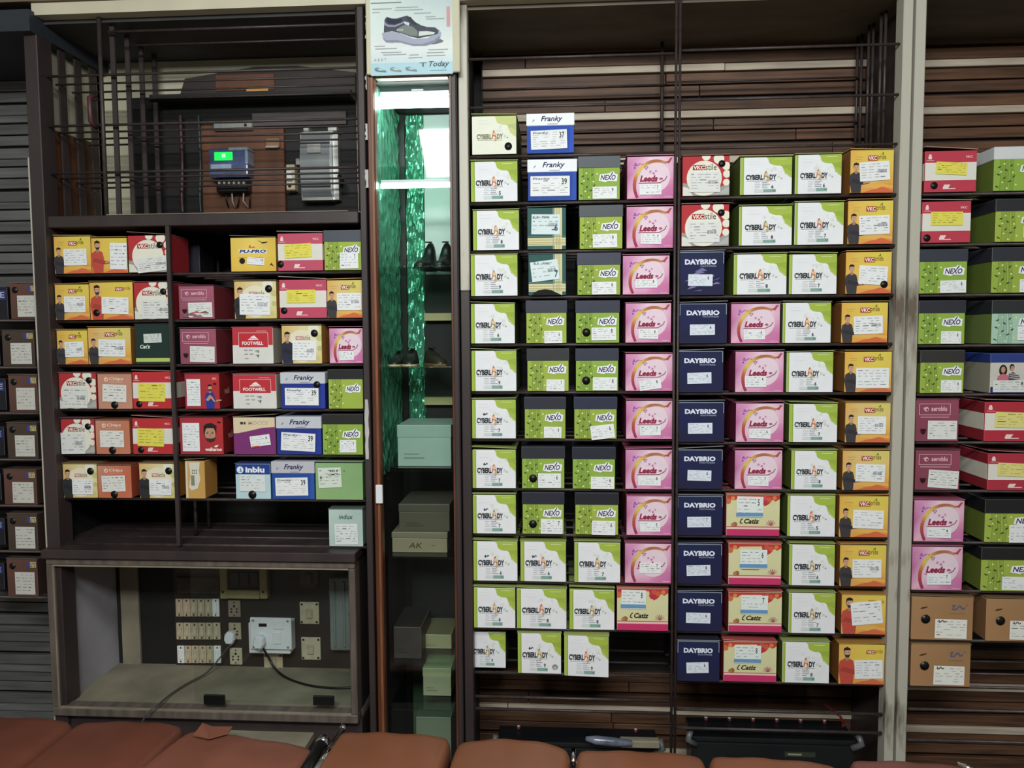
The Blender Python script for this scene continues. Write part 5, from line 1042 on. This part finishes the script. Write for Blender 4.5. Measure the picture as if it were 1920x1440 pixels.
# ------------------------------------------------------------------ the boxes on the shelves
def row(bay, zs, k, specs, word):
    for i, s in enumerate(specs): place_box(s, zs[k], f'{ORD[i]} on {word} shelf, {bay}', LIMS[bay], zs[k-1] if k else 9)
LB = "centre rack's left bay"; RBn = "centre rack's right bay"; RTn = 'rack beyond pale posts'; LFn = 'left cabinet'; FLn = 'far left rack'
LIMS = {LB:(PX(882,700,1.985)+.002, 9), RBn:(-9, PX(1677,700,1.985)-.002), RTn:(PX(1719,700,1.985)+.002, XR-.024), LFn:(PX(97,700,1.97)+.002, PX(681,700,1.975)-.002), FLn:(XL+.03, PX(70.5,700,1.972)-.002)}
def D(**k): return k
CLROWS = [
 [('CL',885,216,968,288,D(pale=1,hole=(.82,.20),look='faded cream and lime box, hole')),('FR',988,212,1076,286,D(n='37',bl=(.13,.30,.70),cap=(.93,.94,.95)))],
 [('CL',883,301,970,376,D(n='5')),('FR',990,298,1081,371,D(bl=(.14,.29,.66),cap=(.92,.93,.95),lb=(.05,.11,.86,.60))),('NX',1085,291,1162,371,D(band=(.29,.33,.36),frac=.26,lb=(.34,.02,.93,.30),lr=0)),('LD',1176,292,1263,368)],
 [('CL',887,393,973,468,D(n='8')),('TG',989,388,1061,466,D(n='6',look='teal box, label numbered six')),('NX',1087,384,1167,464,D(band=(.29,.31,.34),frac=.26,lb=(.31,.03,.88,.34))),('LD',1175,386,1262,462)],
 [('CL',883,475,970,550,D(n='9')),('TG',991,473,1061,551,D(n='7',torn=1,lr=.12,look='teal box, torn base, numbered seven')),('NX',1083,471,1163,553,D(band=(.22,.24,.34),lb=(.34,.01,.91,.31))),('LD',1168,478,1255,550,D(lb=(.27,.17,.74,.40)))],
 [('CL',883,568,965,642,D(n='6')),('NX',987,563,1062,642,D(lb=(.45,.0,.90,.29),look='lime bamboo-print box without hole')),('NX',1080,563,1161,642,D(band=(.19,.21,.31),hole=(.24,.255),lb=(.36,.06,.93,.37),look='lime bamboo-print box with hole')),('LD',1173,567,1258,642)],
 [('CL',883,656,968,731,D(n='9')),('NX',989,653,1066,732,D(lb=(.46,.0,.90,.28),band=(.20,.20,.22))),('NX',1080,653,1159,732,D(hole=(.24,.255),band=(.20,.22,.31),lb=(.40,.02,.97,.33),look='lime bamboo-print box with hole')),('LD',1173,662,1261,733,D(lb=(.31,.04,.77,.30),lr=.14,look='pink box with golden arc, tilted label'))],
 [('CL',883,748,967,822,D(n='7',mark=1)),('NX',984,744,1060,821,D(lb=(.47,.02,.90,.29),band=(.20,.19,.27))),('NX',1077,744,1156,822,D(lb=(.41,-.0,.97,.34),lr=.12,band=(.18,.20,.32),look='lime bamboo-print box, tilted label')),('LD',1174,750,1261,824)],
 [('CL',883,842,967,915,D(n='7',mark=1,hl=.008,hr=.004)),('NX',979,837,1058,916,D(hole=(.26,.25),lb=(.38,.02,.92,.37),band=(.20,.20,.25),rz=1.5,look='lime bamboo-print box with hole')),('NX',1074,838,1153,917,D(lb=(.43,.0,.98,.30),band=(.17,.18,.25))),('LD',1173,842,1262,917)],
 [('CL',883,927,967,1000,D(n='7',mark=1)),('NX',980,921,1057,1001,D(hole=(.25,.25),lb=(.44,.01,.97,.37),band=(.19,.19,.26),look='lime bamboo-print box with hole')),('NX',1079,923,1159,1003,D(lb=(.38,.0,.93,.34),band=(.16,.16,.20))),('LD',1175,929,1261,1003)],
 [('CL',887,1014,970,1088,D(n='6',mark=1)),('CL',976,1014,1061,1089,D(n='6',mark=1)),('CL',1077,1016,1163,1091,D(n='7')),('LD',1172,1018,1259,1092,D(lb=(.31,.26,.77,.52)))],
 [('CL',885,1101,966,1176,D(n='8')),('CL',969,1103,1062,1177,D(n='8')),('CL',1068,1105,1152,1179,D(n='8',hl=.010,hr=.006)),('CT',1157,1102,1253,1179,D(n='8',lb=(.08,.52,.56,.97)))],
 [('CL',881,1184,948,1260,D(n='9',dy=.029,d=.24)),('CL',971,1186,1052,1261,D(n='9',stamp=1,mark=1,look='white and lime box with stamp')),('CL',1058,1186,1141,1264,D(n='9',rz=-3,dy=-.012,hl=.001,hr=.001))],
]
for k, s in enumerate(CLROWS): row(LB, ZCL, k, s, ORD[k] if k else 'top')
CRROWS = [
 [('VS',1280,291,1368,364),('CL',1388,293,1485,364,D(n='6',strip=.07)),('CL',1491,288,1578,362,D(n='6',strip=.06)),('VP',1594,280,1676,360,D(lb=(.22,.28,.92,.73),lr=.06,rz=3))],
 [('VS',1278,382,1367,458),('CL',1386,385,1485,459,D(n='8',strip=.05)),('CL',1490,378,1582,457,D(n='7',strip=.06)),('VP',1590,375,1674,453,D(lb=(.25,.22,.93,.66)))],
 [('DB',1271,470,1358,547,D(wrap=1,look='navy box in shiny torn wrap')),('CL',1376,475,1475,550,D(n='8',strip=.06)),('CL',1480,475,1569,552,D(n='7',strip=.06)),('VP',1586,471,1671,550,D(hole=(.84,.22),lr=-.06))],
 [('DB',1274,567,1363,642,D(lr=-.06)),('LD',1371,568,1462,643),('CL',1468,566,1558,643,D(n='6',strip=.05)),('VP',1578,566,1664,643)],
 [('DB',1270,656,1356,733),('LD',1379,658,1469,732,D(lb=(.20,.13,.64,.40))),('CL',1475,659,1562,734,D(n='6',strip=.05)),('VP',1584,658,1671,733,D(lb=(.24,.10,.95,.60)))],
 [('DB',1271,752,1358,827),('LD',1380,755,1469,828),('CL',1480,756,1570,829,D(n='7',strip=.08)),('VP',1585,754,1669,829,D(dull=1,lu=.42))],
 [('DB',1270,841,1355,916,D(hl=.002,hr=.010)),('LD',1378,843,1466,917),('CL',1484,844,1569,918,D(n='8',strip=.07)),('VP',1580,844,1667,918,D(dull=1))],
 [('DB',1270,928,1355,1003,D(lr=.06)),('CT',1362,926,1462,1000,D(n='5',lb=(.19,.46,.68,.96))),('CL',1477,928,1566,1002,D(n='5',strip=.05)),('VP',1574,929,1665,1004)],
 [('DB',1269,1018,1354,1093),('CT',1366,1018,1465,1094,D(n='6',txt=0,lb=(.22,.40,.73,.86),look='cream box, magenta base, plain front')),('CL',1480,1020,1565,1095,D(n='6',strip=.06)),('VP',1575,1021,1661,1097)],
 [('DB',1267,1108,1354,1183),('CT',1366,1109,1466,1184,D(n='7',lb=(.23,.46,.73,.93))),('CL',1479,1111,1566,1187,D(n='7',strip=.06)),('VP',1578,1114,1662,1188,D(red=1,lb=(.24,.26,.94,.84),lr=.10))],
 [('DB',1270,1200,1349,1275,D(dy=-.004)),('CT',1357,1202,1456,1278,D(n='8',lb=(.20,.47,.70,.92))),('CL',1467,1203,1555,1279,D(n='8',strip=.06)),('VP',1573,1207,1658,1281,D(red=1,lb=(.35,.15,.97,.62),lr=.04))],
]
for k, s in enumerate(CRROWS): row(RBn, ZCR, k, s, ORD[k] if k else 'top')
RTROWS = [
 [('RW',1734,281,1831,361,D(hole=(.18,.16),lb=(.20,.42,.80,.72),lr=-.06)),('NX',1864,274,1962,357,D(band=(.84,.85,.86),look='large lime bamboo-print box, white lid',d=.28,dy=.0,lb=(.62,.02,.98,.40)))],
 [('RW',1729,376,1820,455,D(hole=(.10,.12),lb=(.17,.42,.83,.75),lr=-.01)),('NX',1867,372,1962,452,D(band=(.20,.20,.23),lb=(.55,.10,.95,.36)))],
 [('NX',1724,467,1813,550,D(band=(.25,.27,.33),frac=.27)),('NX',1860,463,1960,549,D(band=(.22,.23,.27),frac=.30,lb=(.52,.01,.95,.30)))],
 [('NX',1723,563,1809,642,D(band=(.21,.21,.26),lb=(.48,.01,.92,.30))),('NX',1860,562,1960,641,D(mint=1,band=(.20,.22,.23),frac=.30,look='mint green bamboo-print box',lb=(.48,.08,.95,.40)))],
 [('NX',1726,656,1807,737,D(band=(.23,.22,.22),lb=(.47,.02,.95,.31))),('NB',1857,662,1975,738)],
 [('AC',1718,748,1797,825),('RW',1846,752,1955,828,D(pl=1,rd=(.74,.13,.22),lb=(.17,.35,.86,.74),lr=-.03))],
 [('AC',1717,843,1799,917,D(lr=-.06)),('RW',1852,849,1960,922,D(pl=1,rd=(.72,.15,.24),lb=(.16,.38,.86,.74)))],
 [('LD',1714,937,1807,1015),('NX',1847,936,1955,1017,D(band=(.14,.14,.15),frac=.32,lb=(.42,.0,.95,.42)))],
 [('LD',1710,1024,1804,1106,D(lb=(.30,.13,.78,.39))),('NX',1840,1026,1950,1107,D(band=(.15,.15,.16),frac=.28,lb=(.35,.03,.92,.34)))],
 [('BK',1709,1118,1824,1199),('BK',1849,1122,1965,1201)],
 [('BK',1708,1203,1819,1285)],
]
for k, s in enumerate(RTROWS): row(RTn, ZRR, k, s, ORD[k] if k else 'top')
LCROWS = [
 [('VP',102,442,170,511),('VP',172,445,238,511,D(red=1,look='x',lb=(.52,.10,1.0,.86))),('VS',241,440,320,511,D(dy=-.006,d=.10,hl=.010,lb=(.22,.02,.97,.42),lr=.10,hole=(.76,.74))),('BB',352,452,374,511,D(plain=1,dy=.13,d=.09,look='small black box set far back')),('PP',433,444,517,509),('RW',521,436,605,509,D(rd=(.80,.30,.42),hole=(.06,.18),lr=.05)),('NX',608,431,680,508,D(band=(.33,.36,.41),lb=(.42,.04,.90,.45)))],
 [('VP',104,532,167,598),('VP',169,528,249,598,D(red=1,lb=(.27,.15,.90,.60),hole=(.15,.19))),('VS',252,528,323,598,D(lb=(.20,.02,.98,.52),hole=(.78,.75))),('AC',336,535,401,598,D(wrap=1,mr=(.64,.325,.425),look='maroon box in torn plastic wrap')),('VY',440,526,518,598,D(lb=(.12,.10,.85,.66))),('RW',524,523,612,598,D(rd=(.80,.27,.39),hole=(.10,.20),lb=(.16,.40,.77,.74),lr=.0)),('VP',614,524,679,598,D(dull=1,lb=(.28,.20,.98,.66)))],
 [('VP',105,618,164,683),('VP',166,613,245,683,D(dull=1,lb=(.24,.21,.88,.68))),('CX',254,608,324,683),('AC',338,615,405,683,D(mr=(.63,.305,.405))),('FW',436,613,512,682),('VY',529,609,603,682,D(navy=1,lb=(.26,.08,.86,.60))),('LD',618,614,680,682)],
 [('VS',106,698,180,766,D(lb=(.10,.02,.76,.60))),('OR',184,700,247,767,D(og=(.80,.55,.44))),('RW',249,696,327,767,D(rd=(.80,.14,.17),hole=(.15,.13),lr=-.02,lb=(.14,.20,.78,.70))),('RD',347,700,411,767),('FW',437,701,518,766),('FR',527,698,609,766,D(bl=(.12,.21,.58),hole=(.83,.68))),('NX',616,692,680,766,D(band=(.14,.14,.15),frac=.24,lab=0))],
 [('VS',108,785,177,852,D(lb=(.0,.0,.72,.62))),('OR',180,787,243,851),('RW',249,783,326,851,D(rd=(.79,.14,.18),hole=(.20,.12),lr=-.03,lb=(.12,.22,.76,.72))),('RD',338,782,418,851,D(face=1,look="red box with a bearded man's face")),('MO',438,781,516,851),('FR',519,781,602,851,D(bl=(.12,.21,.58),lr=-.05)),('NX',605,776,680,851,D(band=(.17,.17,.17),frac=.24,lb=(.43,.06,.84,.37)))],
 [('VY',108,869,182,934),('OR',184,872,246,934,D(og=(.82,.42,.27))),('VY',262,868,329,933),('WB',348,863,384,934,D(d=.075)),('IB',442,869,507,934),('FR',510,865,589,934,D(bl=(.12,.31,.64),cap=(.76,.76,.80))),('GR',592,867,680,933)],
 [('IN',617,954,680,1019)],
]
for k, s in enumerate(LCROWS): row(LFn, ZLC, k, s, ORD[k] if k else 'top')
FLROWS = []
for k, (x0, y0, x1, y1) in enumerate(((20,530,69,597),(5,619,64,685),(17,702,70,771),(14,792,70,858),(8,880,68,944),(15,963,70,1031),(14,1047,70,1116))):
    FLROWS.append([('BB',x0-75,y0+8,x0-6,y1,D(dy=.05,d=.2)),('BR',x0,y0,x1,y1,D(k=((.38,.25,.21) if k % 2 == 0 else (.29,.23,.19))))])
for k, s in enumerate(FLROWS): row(FLn, ZFR, k, s, ORD[k] if k else 'top')

# ------------------------------------------------------------------ benches
ZB = .46
def pad(root, bl_, br_, depth, m, arch=0.0, name='seat_pad', thick=.075, rnd=.085, crown=.008, torn=False):
    """seat cushion from its two back corners; grid on a rounded outline"""
    bl_, br_ = Vector(bl_), Vector(br_); ux = (br_-bl_); w = ux.length; ux.normalize(); uy = Vector((-ux.y, ux.x, 0)); n = 22
    c = (bl_+br_)/2-uy*depth/2; vs = []
    def pt(a, b):
        e = 13.0; s = (abs(a)**e+abs(b)**e)**(1/e); q = max(abs(a), abs(b)); k = q/s if s > 0 else 1
        x, y = a*k, b*k; edge = max(abs(a), abs(b)); f = max(0, (edge-(1-rnd))/rnd); drop = thick*.45*(1-math.sqrt(max(0, 1-f*f)))
        yy = y*depth/2+(arch*(1-x*x) if y > 0 else 0)*max(0, y)
        return c+ux*(x*w/2)+uy*yy+Vector((0, 0, crown*(1-x*x)*(1-y*y)-drop+.0015*math.sin(9*x+4*y)))
    for j in range(n+1):
        for i in range(n+1):
            a = math.sin((2*i/n-1)*math.pi/2); b = math.sin((2*j/n-1)*math.pi/2); vs.append(pt(a, b)-root.location)
    fs = [(j*(n+1)+i, j*(n+1)+i+1, (j+1)*(n+1)+i+1, (j+1)*(n+1)+i) for j in range(n) for i in range(n)]
    ring = [i for i in range(n)]+[j*(n+1)+n for j in range(n)]+[n*(n+1)+i for i in range(n, 0, -1)]+[j*(n+1) for j in range(n, 0, -1)]
    base = len(vs); 
    for q in ring: v = vs[q].copy(); v.z = ZB-thick-root.location.z; vs.append(v)
    N = len(ring); fs += [(ring[(k+1) % N], ring[k], base+k, base+(k+1) % N) for k in range(N)]+[tuple(range(base+N-1, base-1, -1))]
    b = MB().add(vs, fs, 0, True); return b.build(name, m, root)
def bench(label, a, b, depth):
    a, b = Vector(a), Vector(b); r = empty('waiting_bench', ((a.x+b.x)/2, (a.y+b.y)/2-.2, 0), 0, label, 'bench', 'benches in front of the racks'); ux = (b-a).normalized(); uy = Vector((-ux.y, ux.x, 0))
    for s in (.06, .36):                                            # cross tubes and four legs
        p, q = a-uy*s, b-uy*s; p.z = q.z = ZB-.092; MB().tube([p-r.location, q-r.location], .014, 10).build('cross_tube', M_CHROME, r)
    for e in (a, b):
        for s in (.06, .36): p = e-uy*s; p = Vector((p.x, p.y, ZB-.1)); g = Vector((p.x, p.y, .001)); MB().tube([p-r.location, g-r.location], .013, 10).build('leg', M_CHROME, r)
    return r
def side_rail(r, p0, p1, m, rr=.011):
    b = MB().tube([Vector(p0)-r.location, Vector(p1)-r.location], rr, 10); b.build('side_rail', m, r)
    MB().tube([Vector(p0)-r.location, Vector(p0)-r.location+(Vector(p0)-Vector(p1)).normalized()*.018], rr*1.25, 10).build('rail_cap', M_CHROME, r)
b1 = bench('worn red-brown padded bench with torn corner under the left cabinet', Q(-130,1350,ZB-.03), Q(596,1392,ZB-.03), .44)
pad(b1, Q(-130,1340,ZB), Q(148,1346,ZB), .44, M_RUST, .012); pad(b1, Q(150,1349,ZB), Q(352,1355,ZB), .44, M_RUST, .014); p3 = pad(b1, Q(357,1362,ZB), Q(600,1397,ZB), .44, M_RUST2, .004)
solid('seat_board', M_DUST, b1, Q(425,1368,ZB-.045).x, Q(592,1368,ZB-.045).x, 1.83, 1.905, ZB-.062, ZB-.046)
fl = [Q(362,1378,ZB+.010), Q(380,1355,ZB+.022), Q(398,1362,ZB+.014), Q(436,1362,ZB+.012), Q(428,1374,ZB+.011), Q(392,1384,ZB+.011)]
MB().add([v-b1.location for v in fl]+[v-b1.location-Vector((0,0,.003)) for v in fl], [tuple(range(6)), tuple(range(11,5,-1))]+[((i+1) % 6, i, 6+i, 6+(i+1) % 6) for i in range(6)]).build('torn_flap', mat('torn_leather', (.54,.33,.26), .55, 0, .12, 9), b1)
side_rail(b1, Q(602,1396,ZB+.004), Q(560,1465,ZB+.004), M_BLACK, .013)
b2 = bench('tan padded bench of four seats in front of the display case', Q(640,1375,ZB-.03), Q(1560,1432,ZB-.03), .40)
for bl_, br_, ar in ((Q(634,1367,ZB),Q(850,1377,ZB),.010),(Q(856,1387,ZB),Q(1072,1399,ZB),.034),(Q(1078,1400,ZB),Q(1320,1410,ZB),.006),(Q(1325,1411,ZB),Q(1572,1428,ZB),.008)): pad(b2, bl_, br_, .40, M_TAN, ar)
side_rail(b2, Q(641,1368,ZB+.002), Q(588,1450,ZB+.002), M_CHROME, .007)
MB().tube([Q(1075,1406,ZB-.01)-b2.location, Q(1075,1430,ZB-.02)-b2.location], .006).build('pad_bolt', M_CHROME, b2)
b3 = bench('pinkish padded bench end in front of the pale posts', Q(1600,1436,ZB-.03), Q(1790,1446,ZB-.03), .38)
pad(b3, Q(1585,1419,ZB), Q(1830,1434,ZB), .38, M_PINKTAN, .010)
MB().tube([Q(1795,1432,ZB+.005)-b3.location, Q(1835,1447,ZB+.0)-b3.location], .006).build('side_rail', M_CHROME, b3)

# ------------------------------------------------------------------ batteries and clutter under the centre rack
def battery(label, px0, px1, pyt, Y, d, knobs, ztop_off=0):
    x0, x1 = PX(px0, pyt, Y), PX(px1, pyt, Y); zt = PZ((px0+px1)/2, pyt, Y)
    r = empty('battery', ((x0+x1)/2, Y, 0), 0, label, 'battery', 'batteries under the centre rack'); w = x1-x0
    solid('casing', mat('battery_black', (.085,.09,.10), .35, 0, .2, 12), r, x0, x1, Y, Y+d, .20, zt, .006)
    solid('lid', MATS['battery_black'], r, x0-.004, x1+.004, Y-.004, Y+d+.002, zt+.0003, zt+.016, .004)
    for k in range(knobs):
        x = x0+w*(.12+.76*k/(knobs-1)); MB().tube([(x-r.location.x, d-.018, zt+.016), (x-r.location.x, d-.018, zt+.024)], .007, 10).build('vent_plug', mat('red_plug', (.30,.11,.09), .5), r); MB().tube([(x-r.location.x, d-.018, zt+.0242), (x-r.location.x, d-.018, zt+.027)], .0045, 8).build('plug_cap', M_PEEL, r)
    for x in (x0-.002, x1+.002):
        s = 1 if x > r.location.x else -1; MB().tube([(x-r.location.x-s*.01, -.006, zt-.005), (x-r.location.x+s*.012, -.014, zt+.012), (x-r.location.x+s*.004, -.006, zt+.034)], .009, 8).build('handle', mat('grey_handle', (.36,.36,.37), .4, 0, .2, 20), r)
    solid('stand', M_IRON, r, x0, x1, Y+.01, Y+d, .001, .199)
    A = Art(.08, .014); A.rect(0,0,1,1,(.20,.22,.16),1); A.rect(.1,.3,.55,.65,(.55,.56,.46),2); A.build('casing_label', r, Vector((PX(1500,1414,Y), Y-.0006, PZ(1500,1419,Y)))-r.location)
    return r
battery('long black battery with row of red plugs under right bay', 1298, 1602, 1394, 2.03, .10, 6)
bt2 = battery('black battery half hidden behind the tan bench', 935, 1232, 1402, 2.07, .08, 2)
cable('red_wire', [P(1544,1318,2.22), P(1565,1335,2.15), P(1577,1346,2.13), P(1581,1362,2.10)], .0035, mat('red_wire', (.45,.13,.11), .5), 'dull red wire curving down to the long battery')
pk = empty('plastic_bundle', P(1170,1392,2.025), 0, 'grey plastic wrapped bundle between bench and battery', 'bundle')
def lump(name, m, root, pts, rad, seg=10):
    b = MB().tube([Vector(p)-root.location for p in pts], rad, seg); return b.build(name, m, root)
lump('wrap', mat('crinkled_plastic', (.42,.44,.50), .2, .1, .4, 30, .4), pk, [P(1098,1385,2.02), P(1118,1388,2.02), P(1150,1391,2.02), P(1185,1394,2.02)], [.006,.012,.012,.008])
solid('pale_bar', M_DUST, pk, PX(1162,1395,2.04), PX(1236,1395,2.04), 2.02, 2.045, PZ(1200,1402,2.025), PZ(1200,1388,2.025), .003)
# lamp fittings of the shop ceiling (the light they give is set at the top)
for x, y, z, n in ((-.25,-.75,2.62,'rear'),(.15,.25,2.62,'front')):
    r = empty('ceiling_lamp', (x, y, z+.03), 0, f'white ceiling panel fitting, the {n} one of two', 'lamp', 'ceiling lamps')
    solid('fitting', M_WHITEPLASTIC, r, x-.62, x+.62, y-.16, y+.16, z+.04, z+.075, .003); solid('hanger', M_WHITEPLASTIC, r, x-.02, x+.02, y-.02, y+.02, z+.0755, ZC-.0005)
